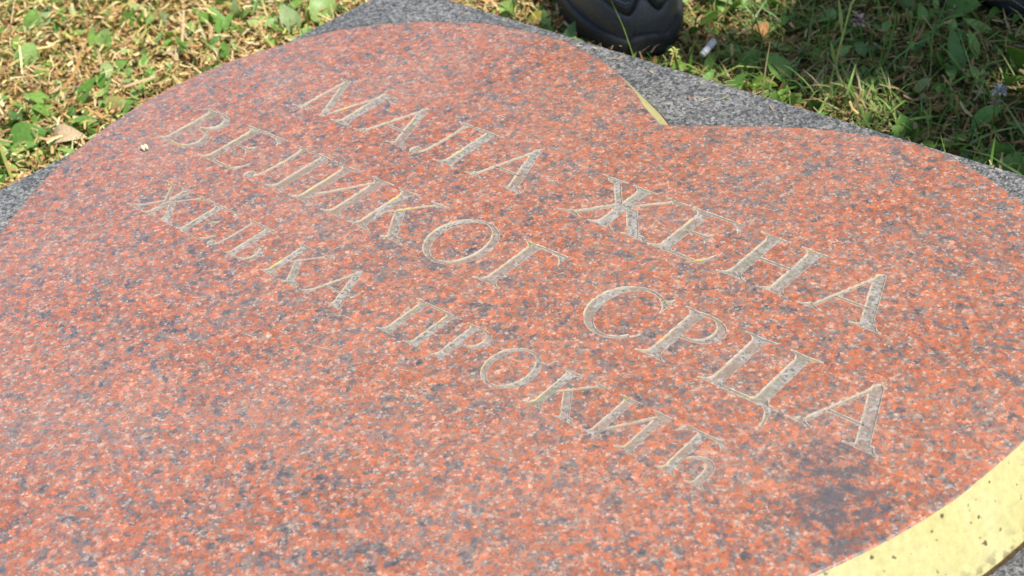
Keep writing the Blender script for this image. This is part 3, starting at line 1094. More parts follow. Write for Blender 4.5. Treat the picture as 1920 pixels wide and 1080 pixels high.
def build_leaf_mass():
    x, y = scatter(15000, 5000)
    g = patch(x, y, 7.0, 1.0)
    k = rng.random(len(x)) < 0.25 + 0.5 * g
    x, y = x[k], y[k]
    V, F, C = [], [], []
    cols = pick([(0.17, 0.32, 0.06), (0.24, 0.40, 0.10), (0.11, 0.23, 0.035), (0.32, 0.43, 0.15), (0.09, 0.20, 0.05)], [4, 4, 3, 2, 2], len(x), 0.18) * np.where(x < -0.9, 1.2, 1.0)[:, None]  # leaves of the sunlit left grass get a lighter colour
    for i in range(len(x)):
        az = rng.uniform(0, 2 * np.pi); p = rng.uniform(0.0, 1.0); L = rng.gamma(3.2, 0.0038) + 0.004
        b = np.array([x[i], y[i], rng.uniform(0.0, 0.006)])
        t_ = b + L * np.array([math.cos(az) * math.cos(p), math.sin(az) * math.cos(p), math.sin(p)])
        v, f = leaf_arrays(b, t_, L * rng.uniform(0.3, 0.62), (rng.normal(0, 0.2), rng.normal(0, 0.2), 1), rng.uniform(-0.1, 0.45), rng.uniform(-0.1, 0.2), 4)
        o_ = len(V)
        V += v; F += [tuple(j + o_ for j in q) for q in f]; C += [cols[i]] * len(v)
    ob = mesh_obj("ground_cover_leaves", V, F, M_LEAF, smooth=True)
    a = ob.data.attributes.new('tint', 'FLOAT_COLOR', 'POINT')
    a.data.foreach_set('color', np.c_[np.array(C), np.ones(len(C))].ravel())
    tag(ob, "small low green leaves scattered through the dry grass", "ground cover", kind="stuff")


def tinted(o, col, var=0.1):
    n = len(o.data.vertices)
    a = o.data.attributes.new('tint', 'FLOAT_COLOR', 'POINT')
    c = np.ones((n, 4)); c[:, :3] = np.array(col)
    c[:, :3] *= rng.uniform(1 - var, 1 + var, (n, 1))
    a.data.foreach_set('color', c.ravel())
    return o


G1 = (0.32, 0.49, 0.14); G2 = (0.24, 0.42, 0.09); G3 = (0.15, 0.31, 0.055); G4 = (0.37, 0.49, 0.21); TAN = (0.55, 0.40, 0.22); YEL = (0.45, 0.42, 0.13)
# each weed: label, list of leaves ((base px), (tip px), tip height m, width m, colour, facing)
WEEDS = [
    ("pale oval leaf half shaded at the far left of the grass", [((48, 133), (62, 78), .022, .024, G1), ((80, 150), (78, 122), .014, .016, G2)]),
    ("upright oval green leaf in the upper left corner of the grass", [((62, 62), (68, 14), .026, .019, G2), ((70, 60), (95, 22), .018, .015, G4)]),
    ("pair of round pale leaves lying flat near the upper left", [((262, 48), (292, 32), .008, .022, G1), ((300, 44), (318, 30), .010, .018, G4)]),
    ("folded green leaf above the line of dry straw", [((390, 52), (374, 22), .020, .018, G2)]),
    ("narrow upright leaf blade at the top of the sunny grass", [((443, 38), (438, -6), .030, .010, G4), ((450, 40), (470, 20), .015, .010, G2)]),
    ("tall pale lance shaped leaf standing near the slab corner", [((560, 62), (526, 8), .028, .020, G4)]),
    ("cluster of pale leaves left of the tall lance leaf", [((512, 62), (486, 30), .014, .018, G1), ((505, 66), (520, 34), .014, .017, G1), ((520, 70), (545, 58), .006, .014, G2)]),
    ("broad bright leaf leaning against the slab corner", [((618, 42), (582, -4), .026, .030, G1), ((622, 30), (650, 6), .020, .012, G3)]),
    ("dark green leaf curled over the straw at middle left", [((205, 140), (240, 115), .014, .014, G2), ((230, 146), (252, 132), .010, .014, G1)]),
    ("slim upright leaf in the middle of the sunny straw", [((276, 134), (268, 100), .018, .009, G2)]),
    ("large grey green leaf lying beside the slab at lower left", [((22, 282), (88, 246), .014, .034, G3), ((10, 275), (44, 262), .010, .02, G2)]),
    ("toothed bright green leaf above the curled brown leaf", [((122, 246), (195, 228), .010, .016, G2), ((150, 250), (128, 222), .014, .014, G3)]),
    ("round olive leaf touching the edge of the heart", [((205, 214), (238, 192), .012, .026, YEL), ((214, 222), (262, 184), .010, .012, G3)]),
    ("small pointed leaf left of the round olive leaf", [((203, 210), (186, 188), .014, .010, G1)]),
    ("yellowing long leaf at the left border of the grass", [((-8, 250), (44, 242), .008, .012, (0.58, 0.55, 0.25))]),
    ("dark leafy tuft at the left border below the yellowing leaf", [((8, 308), (-4, 280), .020, .012, G3), ((14, 310), (26, 284), .02, .012, G3), ((6, 306), (20, 296), .012, .012, G2)]),
    ("upright folded leaf behind the slab left of the boot", [((968, 38), (938, 6), .030, .020, G1), ((962, 34), (976, -8), .034, .018, G4)]),
    ("olive yellow leaf lying by the slab beside the boot", [((990, 42), (1032, 30), .008, .016, (0.38, 0.36, 0.06)), ((1020, 30), (1002, 12), .012, .008, G1)]),
    ("bright plantain leaf lying in the shade near the slab edge", [((1404, 158), (1458, 160), .012, .014, (0.26, 0.40, 0.05))]),
    ("small round leaves at the end of the sunlit tuft", [((1470, 188), (1458, 172), .012, .014, G2), ((1484, 196), (1504, 178), .014, .014, G1), ((1476, 192), (1486, 176), .01, .01, G2)]),
    ("three lobed green seedling right of the sunlit tuft", [((1700, 256), (1688, 214), .020, .018, G3), ((1694, 262), (1672, 236), .014, .013, G2), ((1706, 258), (1722, 232), .014, .012, G3)]),
    ("bright leaf tip poking over the slab edge", [((1722, 268), (1750, 276), .016, .010, (0.30, 0.46, 0.04))]),
    ("round dark leaf standing near the right border", [((1868, 300), (1862, 270), .016, .028, G3)]),
    ("broad leaf behind the slab edge at the right border", [((1918, 330), (1868, 306), .012, .026, G3), ((1900, 334), (1925, 312), .012, .016, G3)]),
    ("long narrow leaf slanting in the shade at right", [((1818, 250), (1884, 196), .020, .014, G3)]),
    ("large dark leaf in the shade beside the far boot", [((1768, 24), (1840, 10), .016, .030, G3), ((1735, 52), (1752, 28), .018, .018, G3)]),
    ("green leaf in front of the sunlit patch by the boot", [((1380, 124), (1430, 100), .012, .014, G3), ((1412, 118), (1396, 110), .008, .012, G2)]),
]


def build_weeds():
    for label, leaves in WEEDS:
        b0 = at_z(*leaves[0][0], 0.0)
        root = empty("broadleaf_weed", b0)
        tag(root, label, "weed", "broad leaved weeds in the grass")
        for bp, tp, h, w, col in leaves:
            a = at_z(*bp, 0.002) - b0
            t_ = at_z(*tp, h) - b0
            tocam = Vector((-b0.x, -b0.y, CAM_Z)).normalized()
            up = Vector((0, 0, 1)) * 0.75 + tocam * 0.6 + Vector((rng.normal(0, .15), rng.normal(0, .15), 0))
            V, F = leaf_arrays(a, t_, w, up, rng.uniform(0.12, 0.35), rng.uniform(0.04, 0.14), 9, 0.02, rng.uniform(0.85, 1.15), 0.08)
            tinted(mesh_obj("leaf", V, F, M_LEAF, root, True), tuple(c * 0.9 for c in col), 0.06)


def build_small_things():
    # tall flowering stalk of grass rising out of the picture
    root = empty("grass_stalk", at_z(1553, 172, 0))
    tag(root, "tall grass stalk tinted bright as if sunlit, rising from the sunlit tuft", "grass stalk")
    a = Vector((0, 0, 0)); b = at_z(1596, 8, 0.085) - root.location; c = b * 2.6 + Vector((0.03, 0.02, -0.02))
    V, F = tube([a, a.lerp(b, .33) + Vector((0, 0, .001)), a.lerp(b, .66), b, b.lerp(c, .5), c], [.0013, .0012, .0011, .0010, .0008, .0005], 7)
    tinted(mesh_obj("stem", V, F, M_BLADE, root, True), (0.55, 0.60, 0.22))  # stem tint raised to stand in for sunlight
    for u, ln in ((.3, .03), (.62, .04)):
        p = a.lerp(b, u)
        V, F = leaf_arrays(p, p + Vector((rng.normal(0, .01), rng.normal(0, .01), ln)), .003, (0.5, -0.5, .3), .2, .05, 5)
        tinted(mesh_obj("blade", V, F, M_BLADE, root, True), (0.34, 0.42, 0.14))
    # sunlit tuft at the slab edge
    root = empty("grass_tuft", at_z(1600, 222, 0))
    tag(root, "sunlit tuft of straw and grass against the slab edge", "grass tuft")
    for k in range(110):
        px = rng.normal(1600, 48); py = 222 + (px - 1600) * 0.30 + rng.uniform(-32, 6)
        p = at_z(px, py, 0.0) - root.location
        if (root.location + p).y < 0.876: p.y = 0.878 - root.location.y
        az = rng.uniform(0, 2 * np.pi); pt = rng.uniform(0.1, 1.2); L = rng.uniform(.018, .046)
        t_ = p + L * Vector((math.cos(az) * math.cos(pt), math.sin(az) * math.cos(pt), math.sin(pt)))
        V, F = leaf_arrays(p, t_, rng.uniform(.0014, .0028), (rng.normal(0, .4), rng.normal(0, .4), 1), .2, rng.uniform(0, .3), 4, 0, 1, 0)
        straw = rng.random() < 0.45
        tinted(mesh_obj("blade", V, F, M_BLADE, root, True), (0.42, 0.35, 0.18) if straw else (0.26, 0.40, 0.10))
    # cigarette end
    wht = mat_plain("cigarette_paper", (0.58, 0.58, 0.60), 0.8, 0.2, 800, 0.1)
    flt = mat_plain("cigarette_filter", (0.54, 0.53, 0.52), 0.85, 0.2, 900, 0.15)
    p = at_z(1317, 103, 0.022); q = at_z(1339, 77, 0.028)
    root = empty("cigarette_end", p)
    tag(root, "white cigarette end lying in the shaded grass near the boot", "cigarette end")
    d = (q - p)
    V, F = tube([Vector((0, 0, 0)), d * .5], [.0031, .0031], 14); mesh_obj("paper", V, F, wht, root, True)
    V, F = tube([d * .5, d], [.0032, .0032], 14); mesh_obj("filter_tip", V, F, flt, root, True)
    # white clover heads
    pet = mat_plain("clover_petal", (0.55, 0.54, 0.50), 0.6, 0.3, 500, 0.15)
    pk = mat_plain("faded_petal", (0.50, 0.36, 0.32), 0.7, 0.3, 500, 0.2)
    for (px, py, r, mt, lab) in ((1873, 172, .0075, pet, "white clover flower head in the shade near the right border"), (1866, 198, .007, pk, "faded pinkish clover head below the white clover flower"), (1612, 42, .009, pk, "faded clover head in the shade above the tall stalk")):
        z = 0.026 if mt is pet else 0.018
        top = at_z(px, py, z)
        root = empty("clover_flower", (top.x, top.y, 0))
        tag(root, lab, "flower", "clover flowers in the grass")
        V, F = tube([Vector((0.004, 0, 0)), Vector((0.002, 0, z * .5)), Vector((0, 0, z - .003))], [.0009, .0008, .0008], 6)
        tinted(mesh_obj("stem", V, F, M_BLADE, root, True), G2)
        for k in range(26):
            el = math.asin(rng.uniform(-0.35, 1)); az = rng.uniform(0, 2 * np.pi)
            dr = Vector((math.cos(az) * math.cos(el), math.sin(az) * math.cos(el), math.sin(el)))
            b = Vector((0, 0, z)) + dr * r * .15
            V, F = leaf_arrays(b, Vector((0, 0, z)) + dr * r, r * .36, (0, 0.3, 1), .5, .1, 4)
            mesh_obj("petal", V, F, mt, root, True)
    # yellow green bud spike at the slab edge
    p = at_z(1272, 134, 0.0)
    p.y = max(p.y, 0.884)
    root = empty("bud_spike", p)
    tag(root, "small yellow green bud spike standing at the slab edge below the boot", "flower bud")
    tip = at_z(1264, 97, 0.074) - p
    V, F = tube([Vector((0, 0, 0)), tip * .5, tip], [.0016, .0014, .0008], 7)
    tinted(mesh_obj("stem", V, F, M_BLADE, root, True), (0.42, 0.46, 0.12))
    for k in range(13):
        u = 0.62 + 0.38 * k / 12
        dr = Vector((rng.normal(0, 1), rng.normal(0, 1), 0.9)).normalized()
        V, F = leaf_arrays(tip * u, tip * u + dr * .0062, .0032, (0, 0, 1), .5, .2, 4)
        tinted(mesh_obj("bud", V, F, M_LEAF, root, True), (0.55, 0.57, 0.16))
    # curled dry leaf beside the slab
    b = at_z(102, 268, 0.004)
    root = empty("dry_leaf", b)
    tag(root, "curled tan and orange dry leaf against the slab at left", "dry leaf")
    t_ = at_z(164, 258, 0.012) - b
    V, F = leaf_arrays(Vector((0, 0, 0)), t_, .020, (0.3, -0.5, 1), .55, .22, 10, .03, .9, 0)
    o = tinted(mesh_obj("leaf_blade", V, F, M_LITTER, root, True), (0.62, 0.46, 0.28), 0.12)
    V, F = tube([Vector((0, 0, 0)), -t_ * .15], [.0007, .0005], 6)
    tinted(mesh_obj("leaf_stalk", V, F, M_LITTER, root, True), (0.4, 0.25, 0.12))
    b = at_z(1440, 66, 0.004)
    root = empty("dry_leaf", b)
    tag(root, "orange brown dry leaf at the edge of the sunlit patch behind the boot", "dry leaf")
    t_ = at_z(1412, 52, 0.012) - b
    V, F = leaf_arrays(Vector((0, 0, 0)), t_, .018, (0, -0.4, 1), .3, .15, 8, .04, .9, 0)
    tinted(mesh_obj("leaf_blade", V, F, M_LITTER, root, True), (0.42, 0.22, 0.09), 0.12)
    # seed husk on the stone
    hm = mat_plain("husk", (0.74, 0.62, 0.42), 0.7, 0.3, 900, 0.2)
    a = at_z(266, 272, Z_HEART); 
    root = empty("seed_husk", a)
    tag(root, "tiny pale split seed husk lying on the heart stone at left", "seed husk")
    for (p0, p1) in (((265, 273), (271, 282)), ((271, 271), (277, 280))):
        u = at_z(*p0, Z_HEART + .0035) - a; v = at_z(*p1, Z_HEART + .0012) - a
        V, F = tube([u, u.lerp(v, .5) + Vector((0, 0, .0006)), v], [.0009, .0015, .0007], 8)
        mesh_obj("half_husk", V, F, hm, root, True)


# ------------------------------------------------------------------ people: wearer of the boots in view, plus an unseen figure added for shade
M_RUBBER = mat_plain("boot_rubber", (0.026, 0.026, 0.026), 0.55, 0.4, 260, 0.35, (0.25, 0.0006))
M_LEATHER = mat_plain("boot_leather", (0.024, 0.024, 0.025), 0.40, 0.5, 420, 0.3, (0.3, 0.0005))
M_NUBUCK = mat_plain("boot_toe_leather", (0.070, 0.069, 0.070), 0.45, 0.45, 500, 0.3, (0.3, 0.0005))
M_STITCH = mat_plain("boot_thread", (0.11, 0.115, 0.12), 0.6, 0.3)
M_TROUSER = mat_plain("trouser_cloth", (0.035, 0.04, 0.055), 0.9, 0.2, 240, 0.25, (0.3, 0.001))
M_SHIRT = mat_plain("shirt_cloth", (0.10, 0.14, 0.22), 0.9, 0.2, 200, 0.2, (0.3, 0.001))
M_SKIN = mat_plain("skin", (0.52, 0.32, 0.23), 0.5, 0.4, 90, 0.12)
M_HAIR = mat_plain("hair", (0.05, 0.035, 0.025), 0.7, 0.3, 300, 0.4)
M_EYE = mat_plain("eye", (0.04, 0.03, 0.03), 0.2, 0.5)


def boot_point(phi, z):
    """upper of the boot: phi = angle round the last (0 = toe, + = left), z = height"""
    zs = [0.020, 0.034, 0.048, 0.060, 0.072, 0.084, 0.096, 0.110, 0.128, 0.150, 0.190, 0.235]
    fr = [0.150, 0.151, 0.148, 0.141, 0.130, 0.112, 0.088, 0.055, 0.020, -0.002, -0.012, -0.016]
    bk = [-.140, -.143, -.145, -.146, -.145, -.143, -.140, -.138, -.136, -.136, -.138, -.144]
    wd = [0.0500, 0.0525, 0.0520, 0.0505, 0.0480, 0.0450, 0.0430, 0.0420, 0.0420, 0.0430, 0.0460, 0.0500]
    f, b, w = np.interp(z, zs, fr), np.interp(z, zs, bk), np.interp(z, zs, wd)
    c = (f + b) / 2; l = (f - b) / 2
    e = 0.78
    cs, sn = math.cos(phi), math.sin(phi)
    y = c + l * math.copysign(abs(cs) ** e, cs)
    x = w * math.copysign(abs(sn) ** 0.82, sn)
    waist = 1 - 0.13 * math.exp(-((y + 0.02) / 0.05) ** 2)
    return Vector((x * waist, y, z))


def boot_normal(phi, z):
    e = 1e-3
    a = boot_point(phi + e, z) - boot_point(phi - e, z)
    b = boot_point(phi, z + e) - boot_point(phi, z - e)
    n = a.cross(b); n.normalize()
    p = boot_point(phi, z)
    if n.dot(Vector((p.x, p.y * 0.4, 0.02))) < 0: n = -n
    return n


def make_boot(root, loc, rz, mirror=1):
    M = Matrix.Translation(Vector(loc)) @ Matrix.Rotation(rz, 4, 'Z')

    def put(name, V, F, mat, parent, smooth=True, sub=0, solid=0.0):
        V2 = [M @ Vector((v[0] * mirror, v[1], v[2])) for v in V]
        V2 = [v - Vector(root.location) for v in V2]
        o = mesh_obj(name, V2, F, mat, parent, smooth)
        if solid:
            s_ = o.modifiers.new("thickness", 'SOLIDIFY'); s_.thickness = solid; s_.offset = 0
        if sub:
            m_ = o.modifiers.new("smooth", 'SUBSURF'); m_.levels = sub; m_.render_levels = sub
        return o

    # upper: rings from the sole to the cuff
    zs = [0.014, 0.024, 0.036, 0.048, 0.060, 0.070, 0.080, 0.090, 0.100, 0.112, 0.128, 0.150, 0.180, 0.215, 0.235]
    nphi = 48
    V, F = [], []
    for z in zs:
        for k in range(nphi): V.append(boot_point(2 * math.pi * k / nphi, z))
    for i in range(len(zs) - 1):
        for k in range(nphi):
            F.append((i * nphi + k, i * nphi + (k + 1) % nphi, (i + 1) * nphi + (k + 1) % nphi, (i + 1) * nphi + k))
    boot = put("boot", V, F, M_LEATHER, root, True, 1)
    boot["label"] = "black leather work boot with stitched toe"

    def grid(f, nu, nv):
        V_, F_ = [], []
        for i in range(nu + 1):
            for j in range(nv + 1): V_.append(f(i / nu, j / nv))
        for i in range(nu):
            for j in range(nv): F_.append((i * (nv + 1) + j, (i + 1) * (nv + 1) + j, (i + 1) * (nv + 1) + j + 1, i * (nv + 1) + j + 1))
        return V_, F_

    def edge(a):      # upper edge of the toe cap: a peak in the middle, dips, then rising to the sides
        s = abs(a)
        return 0.0385 + 0.0145 * math.exp(-(a / 0.12) ** 2) + 0.030 * max(0, s - 0.2) ** 0.9

    def cap(u, v):
        a = (u - 0.5) * 2 * 1.35
        z = 0.014 + (edge(a) - 0.014) * v
        return boot_point(a, z) + boot_normal(a, z) * 0.0028 * (1 if v < 0.97 else 0.4)
    V, F = grid(cap, 60, 12)
    put("toe_cap", V, F, M_NUBUCK, boot)
    # raised vamp band just above the toe cap
    def band(u, v):
        a = (u - 0.5) * 2 * 1.25
        z0 = edge(a) + 0.0015; z = z0 + 0.013 * v
        return boot_point(a, z) + boot_normal(a, z) * (0.0030 + 0.0042 * math.sin(math.pi * min(1, v * 1.02)))
    V, F = grid(band, 60, 6)
    put("vamp_band", V, F, M_LEATHER, boot)
    for off in (0.010, 0.0185):
        for sgn in (-1, 1):
            pts = []
            for k in range(16):
                a = sgn * (0.16 + 0.62 * k / 15)
                z = edge(a) + off
                pts.append(boot_point(a, z) + boot_normal(a, z) * 0.0074 if off < 0.012 else boot_point(a, z) + boot_normal(a, z) * 0.0012)
            V, F = tube(pts, [0.0009] * 16, 6)
            put("stitching", V, F, M_STITCH, boot)
    # tongue seam arc
    pts = []
    for k in range(24):
        a = -0.75 + 1.5 * k / 23
        z = 0.068 + 0.012 * (a / 0.75) ** 2
        pts.append(boot_point(a, z) + boot_normal(a, z) * 0.0012)
    V, F = tube(pts, [0.0014] * 24, 6)
    put("seam", V, F, M_STITCH, boot)
    # sole with a rolled rand
    prof = [(0.000, 0.003), (0.003, 0.0065), (0.008, 0.0078), (0.012, 0.0078), (0.0155, 0.0070), (0.0170, 0.0055), (0.0172, 0.0003)]
    V, F = [], []
    for z, o_ in prof:
        for k in range(nphi):
            a = 2 * math.pi * k / nphi
            lift = 0.012 * max(0.0, math.sin(min(1.9, abs(math.atan2(math.sin(a), math.cos(a))) - 0.18))) if z > 0.010 else 0.0
            p = boot_point(a, 0.024)
            n = boot_normal(a, 0.030); n.z = 0; n.normalize()
            V.append(Vector((p.x, p.y, 0)) + n * o_ + Vector((0, 0, z + lift)))
    for i in range(len(prof) - 1):
        for k in range(nphi):
            F.append((i * nphi + k, i * nphi + (k + 1) % nphi, (i + 1) * nphi + (k + 1) % nphi, (i + 1) * nphi + k))
    F.append(tuple(reversed(range(nphi))))
    put("sole", V, F, M_RUBBER, boot)
    # moulded toe bumper
    def bump_(u, v):
        a = (u - 0.5) * 2 * 0.20
        z = 0.002 + 0.021 * v * (1 - 0.25 * (2 * u - 1) ** 4)
        p = boot_point(a, max(0.024, z)); n = boot_normal(a, 0.03); n.z = 0; n.normalize()
        return Vector((p.x, p.y, z)) + n * (0.0082 if v < 0.9 else 0.005)
    V, F = grid(bump_, 14, 6)
    put("toe_bumper", V, F, M_RUBBER, boot, True, 0, 0.002)
    for sgn in (-1, 1):
        for i in range(4):
            pts = []
            for k in range(8):
                y = 0.042 - i * 0.017; u = k / 7
                z = 0.128 + i * 0.018
                a = sgn * (0.05 + 0.5 * u)
                pts.append(boot_point(a, z - 0.004 * u) + boot_normal(a, z) * 0.004)
            V, F = tube(pts, [0.0022] * 8, 6)
            put("lace", V, F, M_RUBBER, boot)
    return boot


def make_person(label, hip, feet, facing, spine, hands, height=1.78, depth=0.85):
    """one continuous clothed figure standing on its boots; feet = ((xy), (xy)) toe directions follow facing"""
    root = empty("person", (hip[0], hip[1], 0))
    tag(root, label, "person")
    R0 = Vector((hip[0], hip[1], 0))
    f = Vector((math.cos(facing), math.sin(facing), 0)); r = Vector((f.y, -f.x, 0))      # r = the figure's right-hand side
    k = height / 1.78
    H = Vector((0, 0, 0.95 * k))
    bm = bmesh.new()
    lay = bm.verts.layers.skin.verify()

    def vert(p, rx, ry=None, root_=False):
        v = bm.verts.new(p)
        v[lay].radius = (rx, ry or rx)
        v[lay].use_root = root_
        return v

    def chain(start, items):
        prev = start
        for p, rx in items:
            v = vert(p, rx); bm.edges.new((prev, v)); prev = v
        return prev
    pel = vert(H, 0.135 * k, None, True)
    sp = [H + Vector((0, 0, z_ * k)) + f * o_ for z_, o_ in zip((0.16, 0.32, 0.46, 0.555, 0.63, 0.71, 0.775), spine)]
    sp1 = vert(sp[0], 0.125 * k)
    sp2 = vert(sp[1], 0.145 * k)
    sp3 = vert(sp[2], 0.120 * k)
    nk = vert(sp[3], 0.055 * k)
    h1 = vert(sp[4], 0.072 * k)
    h2 = vert(sp[5], 0.090 * k)
    h3 = vert(sp[6], 0.070 * k)
    for a, b in ((pel, sp1), (sp1, sp2), (sp2, sp3), (sp3, nk), (nk, h1), (h1, h2), (h2, h3)): bm.edges.new((a, b))
    for sgn, ft, hd in ((1, feet[0], hands[0]), (-1, feet[1], hands[1])):
        ank = Vector((ft[0], ft[1], 0.20)) - R0
        hipj = H + r * sgn * 0.095 * k - Vector((0, 0, 0.06))
        knee = hipj.lerp(ank, 0.52) + f * 0.03
        chain(pel, [(hipj, 0.098 * k), (hipj.lerp(knee, 0.5), 0.088 * k), (knee, 0.068 * k), (knee.lerp(ank, 0.4), 0.066 * k), (ank, 0.052 * k)])
        sh = sp3.co + r * sgn * 0.17 * k + Vector((0, 0, 0.01))
        hand = H + r * hd[0] + f * hd[1] + Vector((0, 0, hd[2]))
        mid = sh.lerp(hand, 0.52)
        elb = mid + (r * sgn * hd[3]) - f * 0.04 if not isinstance(hd[3], tuple) else mid + r * hd[3][0] + f * hd[3][1] + Vector((0, 0, hd[3][2]))
        wr = elb.lerp(hand, 0.86)
        last = chain(sp3, [(sh, 0.070 * k), (sh.lerp(elb, .5), 0.056 * k), (elb, 0.046 * k), (elb.lerp(wr, .5), 0.041 * k), (wr, 0.029 * k), (hand, 0.034 * k)])
        d = (hand - wr).normalized(); sd = d.cross(Vector((0, 0, 1)))
        sd = sd.normalized() if sd.length > .05 else r
        for q in range(4):
            o_ = sd * (q - 1.5) * 0.020
            ln = (0.066, 0.074, 0.070, 0.056)[q]
            chain(last, [(hand + o_ + d * 0.045, 0.0095), (hand + o_ + d * (0.045 + ln * .5) - Vector((0, 0, .006)), 0.0088), (hand + o_ + d * (0.045 + ln) - Vector((0, 0, .02)), 0.0075)])
        chain(last, [(hand + sd * 0.042 * -sgn + d * 0.012, 0.011), (hand + sd * 0.056 * -sgn + d * 0.045, 0.009)])
    me = bpy.data.meshes.new("body")
    bm.to_mesh(me); bm.free()
    o = link(bpy.data.objects.new("body_cage", me))
    o.modifiers.new("skin", 'SKIN').use_smooth_shade = True
    ss = o.modifiers.new("sub", 'SUBSURF'); ss.levels = 1; ss.render_levels = 1
    bpy.context.view_layer.update()
    ev = o.evaluated_get(bpy.context.evaluated_depsgraph_get())
    me2 = bpy.data.meshes.new_from_object(ev)
    bpy.data.objects.remove(o)
    # a torso is flatter front to back than it is wide
    for v in me2.vertices:
        if H.z - 0.12 < v.co.z < H.z + 0.44 * k:
            u = (v.co.z - H.z) / k
            c_ = np.interp(u, (0, .16, .32, .46), (0, *spine[:3]))
            q_ = v.co.dot(f) - c_
            if abs(q_) < 0.17 and abs(v.co.dot(r)) < 0.19: v.co -= f * q_ * (1 - depth)
    for mm in (M_TROUSER, M_SHIRT, M_SKIN):
        me2.materials.append(mm)
    hz = [(H + r * hd[0] + f * hd[1] + Vector((0, 0, hd[2]))) for hd in hands]
    idx = []
    for p in me2.polygons:
        c = p.center
        if c.z > H.z + 0.545 * k or any((c - h_).length < 0.13 for h_ in hz): idx.append(2)
        elif c.z > H.z - 0.02: idx.append(1)
        else: idx.append(0)
    me2.polygons.foreach_set('material_index', idx)
    me2.polygons.foreach_set('use_smooth', [True] * len(idx))
    body = link(bpy.data.objects.new("body", me2), root)
    # face and hair
    hc = sp[5].copy()
    V, F = [], []
    for i in range(9):
        th = i / 8 * 1.75
        for j in range(16):
            a = 2 * math.pi * j / 16
            dr = Vector((math.sin(th) * math.cos(a), math.sin(th) * math.sin(a), math.cos(th)))
            if dr.dot(f) > 0.55 and dr.z < 0.45: dr *= 0.86
            V.append(hc + Vector((0, 0, 0.012)) - f * 0.008 + dr * 0.104 * k)
    for i in range(8):
        for j in range(16): F.append((i * 16 + j, i * 16 + (j + 1) % 16, (i + 1) * 16 + (j + 1) % 16, (i + 1) * 16 + j))
    mesh_obj("hair", V, F, M_HAIR, root, True)
    for sgn in (-1, 1):
        V, F = tube([hc + f * 0.080 * k + r * sgn * 0.030 + Vector((0, 0, -.004)), hc + f * 0.090 * k + r * sgn * 0.030 + Vector((0, 0, -.004))], [.009, .007], 10)
        mesh_obj("eye", V, F, M_EYE, root, True)
        V, F = tube([hc + r * sgn * 0.082 + Vector((0, 0, -.035)), hc + r * sgn * 0.096 - f * .012, hc + r * sgn * 0.084 + Vector((0, 0, .028))], [.010, .015, .008], 8)
        mesh_obj("ear", V, F, M_SKIN, root, True)
    V, F = tube([hc + f * 0.082 * k + Vector((0, 0, .006)), hc + f * 0.104 * k + Vector((0, 0, -.026)), hc + f * 0.086 * k + Vector((0, 0, -.034))], [.007, .014, .010], 8)
    mesh_obj("nose", V, F, M_SKIN, root, True)
    V, F = tube([hc + f * 0.076 * k - r * .024 + Vector((0, 0, -.060)), hc + f * 0.086 * k + Vector((0, 0, -.062)), hc + f * 0.076 * k + r * .024 + Vector((0, 0, -.060))], [.003, .006, .003], 6)
    mesh_obj("mouth", V, F, mat_plain("lips", (0.42, 0.18, 0.15), .5), root, True)
    # trouser cuffs over the boots
    for ft in feet:
        c = Vector((ft[0], ft[1], 0)) - R0
        rings, n = [(0.155, .066), (0.175, .070), (0.21, .069), (0.26, .066), (0.34, .064)], 24
        V, F = [], []
        for z, rr in rings:
            for j in range(n):
                a = 2 * math.pi * j / n
                V.append(c + Vector((math.cos(a) * rr * 1.02, math.sin(a) * rr, z + 0.004 * math.sin(3 * a))) + f * (0.012 if z < .2 else 0))
        for i in range(len(rings) - 1):
            for j in range(n): F.append((i * n + j, i * n + (j + 1) % n, (i + 1) * n + (j + 1) % n, (i + 1) * n + j))
        mesh_obj("trouser_cuff", V, F, M_TROUSER, root, True)
    return root


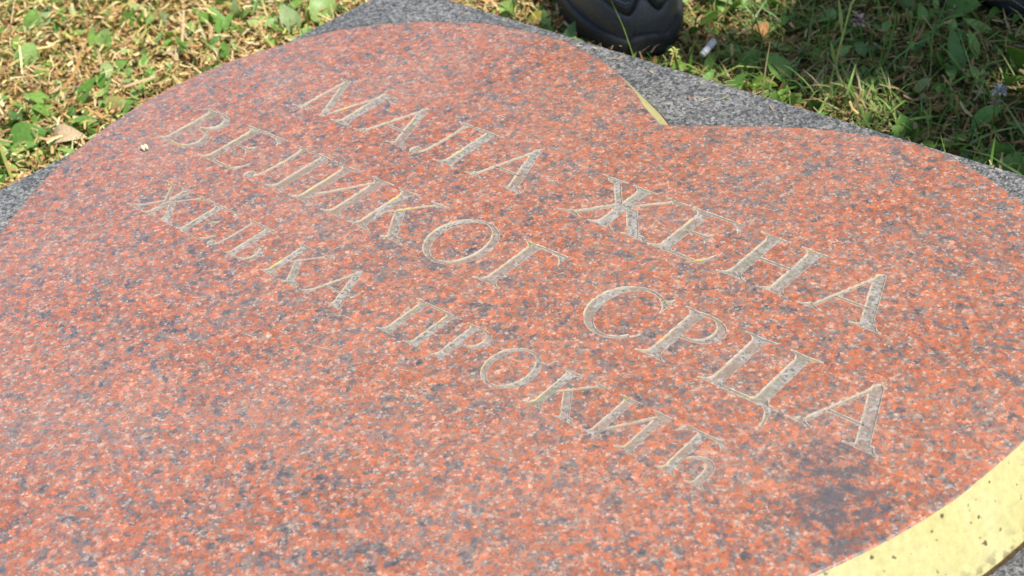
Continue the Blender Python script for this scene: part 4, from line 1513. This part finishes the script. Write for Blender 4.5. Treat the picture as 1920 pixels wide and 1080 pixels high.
def build_people():
    # wearer of the boots in view
    toe1 = at_z(1212, 108, 0.0); toe2 = at_z(1950, 40, 0.0)
    dir1 = math.atan2(-0.60, 0.80); dir2 = math.atan2(-0.80, 0.60)
    feet, bl = [], []
    for toe, dr in ((toe1, dir1), (toe2, dir2)):
        d = Vector((math.cos(dr), math.sin(dr), 0))
        c = toe - d * 0.150
        bl.append((c, dr))
        BOOTS.append(((c.x, c.y), (d.x, d.y)))
        a = c - d * 0.075
        feet.append((a.x, a.y))
    hip = ((feet[0][0] + feet[1][0]) / 2, (feet[0][1] + feet[1][1]) / 2)
    fac = math.atan2(-0.72, 0.69)
    p = make_person("standing person in black boots and dark trousers behind the slab", hip, (feet[0], feet[1]), fac, (0, 0, 0, .02, .04, .05, .05), ((0.27, 0.02, -0.10, 0.05), (-0.27, 0.02, -0.10, 0.05)))
    for c, dr in bl: make_boot(p, (c.x, c.y, 0.004), dr - math.pi / 2)
    # unseen figure added outside the frame, posed to cast shade on the grass
    hip2 = (SHX, SHY)
    fac2 = math.pi
    f2 = ((hip2[0] + 0.02, hip2[1] + 0.11), (hip2[0] - 0.01, hip2[1] - 0.11))
    q = make_person("unseen standing person added to shade the grass, one hand raised to shape the shadow", hip2, f2, fac2, SPINE2, HANDS2, 1.80, 0.8)
    for ft in f2:
        make_boot(q, (ft[0] - 0.075, ft[1], 0.004), fac2 - math.pi / 2)
        BOOTS.append(((ft[0] - 0.075, ft[1]), (-1.0, 0.0)))


def build_shade_bag():  # unseen bag added to close a gap in the cast shade
    cloth = mat_plain("bag_canvas", (0.06, 0.055, 0.05), 0.9, 0.2, 300, 0.3, (0.3, 0.001))
    root = empty("shade_bag", SHADE_BAG)
    tag(root, "unseen dark canvas bag added beside the raised hand figure to cast more shade", "bag")

    def box(name, c, d, bev):
        bm = bmesh.new()
        bmesh.ops.create_cube(bm, size=1.0)
        for v in bm.verts: v.co = Vector((v.co.x * d[0], v.co.y * d[1], v.co.z * d[2])) + Vector(c)
        for v in bm.verts:
            if v.co.z < c[2]: v.co.x *= 0.94
        bmesh.ops.bevel(bm, geom=bm.edges[:], offset=bev, segments=3, affect='EDGES')
        me = bpy.data.meshes.new(name); bm.to_mesh(me); bm.free()
        me.materials.append(cloth)
        return link(bpy.data.objects.new(name, me), root)
    box("pouch", (0, 0, 0), (0.22, 0.125, 0.27), 0.02)
    box("flap", (0, -0.066, 0.045), (0.225, 0.012, 0.17), 0.004)
    pts = [Vector((-0.10, 0, 0.12)), Vector((-0.09, 0.03, 0.26)), Vector((-0.03, 0.07, 0.43)), Vector((0.03, 0.07, 0.43)), Vector((0.09, 0.03, 0.26)), Vector((0.10, 0, 0.12))]
    V, F = tube(pts, [0.010] * 6, 8)
    mesh_obj("strap", V, F, cloth, root, True)


SHADE_BAG = (0.235, 1.005, 1.03)
SHX, SHY = 0.20, 1.21
SPINE2 = (0, 0, 0, .02, .04, .05, .05)
HANDS2 = ((0.27, 0.02, -0.10, 0.05), (-0.255, 0.10, 0.68, (0.03, 0.06, -0.30)))  # raised arm of the added figure throws a strip of shade
build_people()
build_shade_bag()
build_litter()
build_slab_clippings()
build_blades()
build_leaf_mass()
build_weeds()
build_small_things()
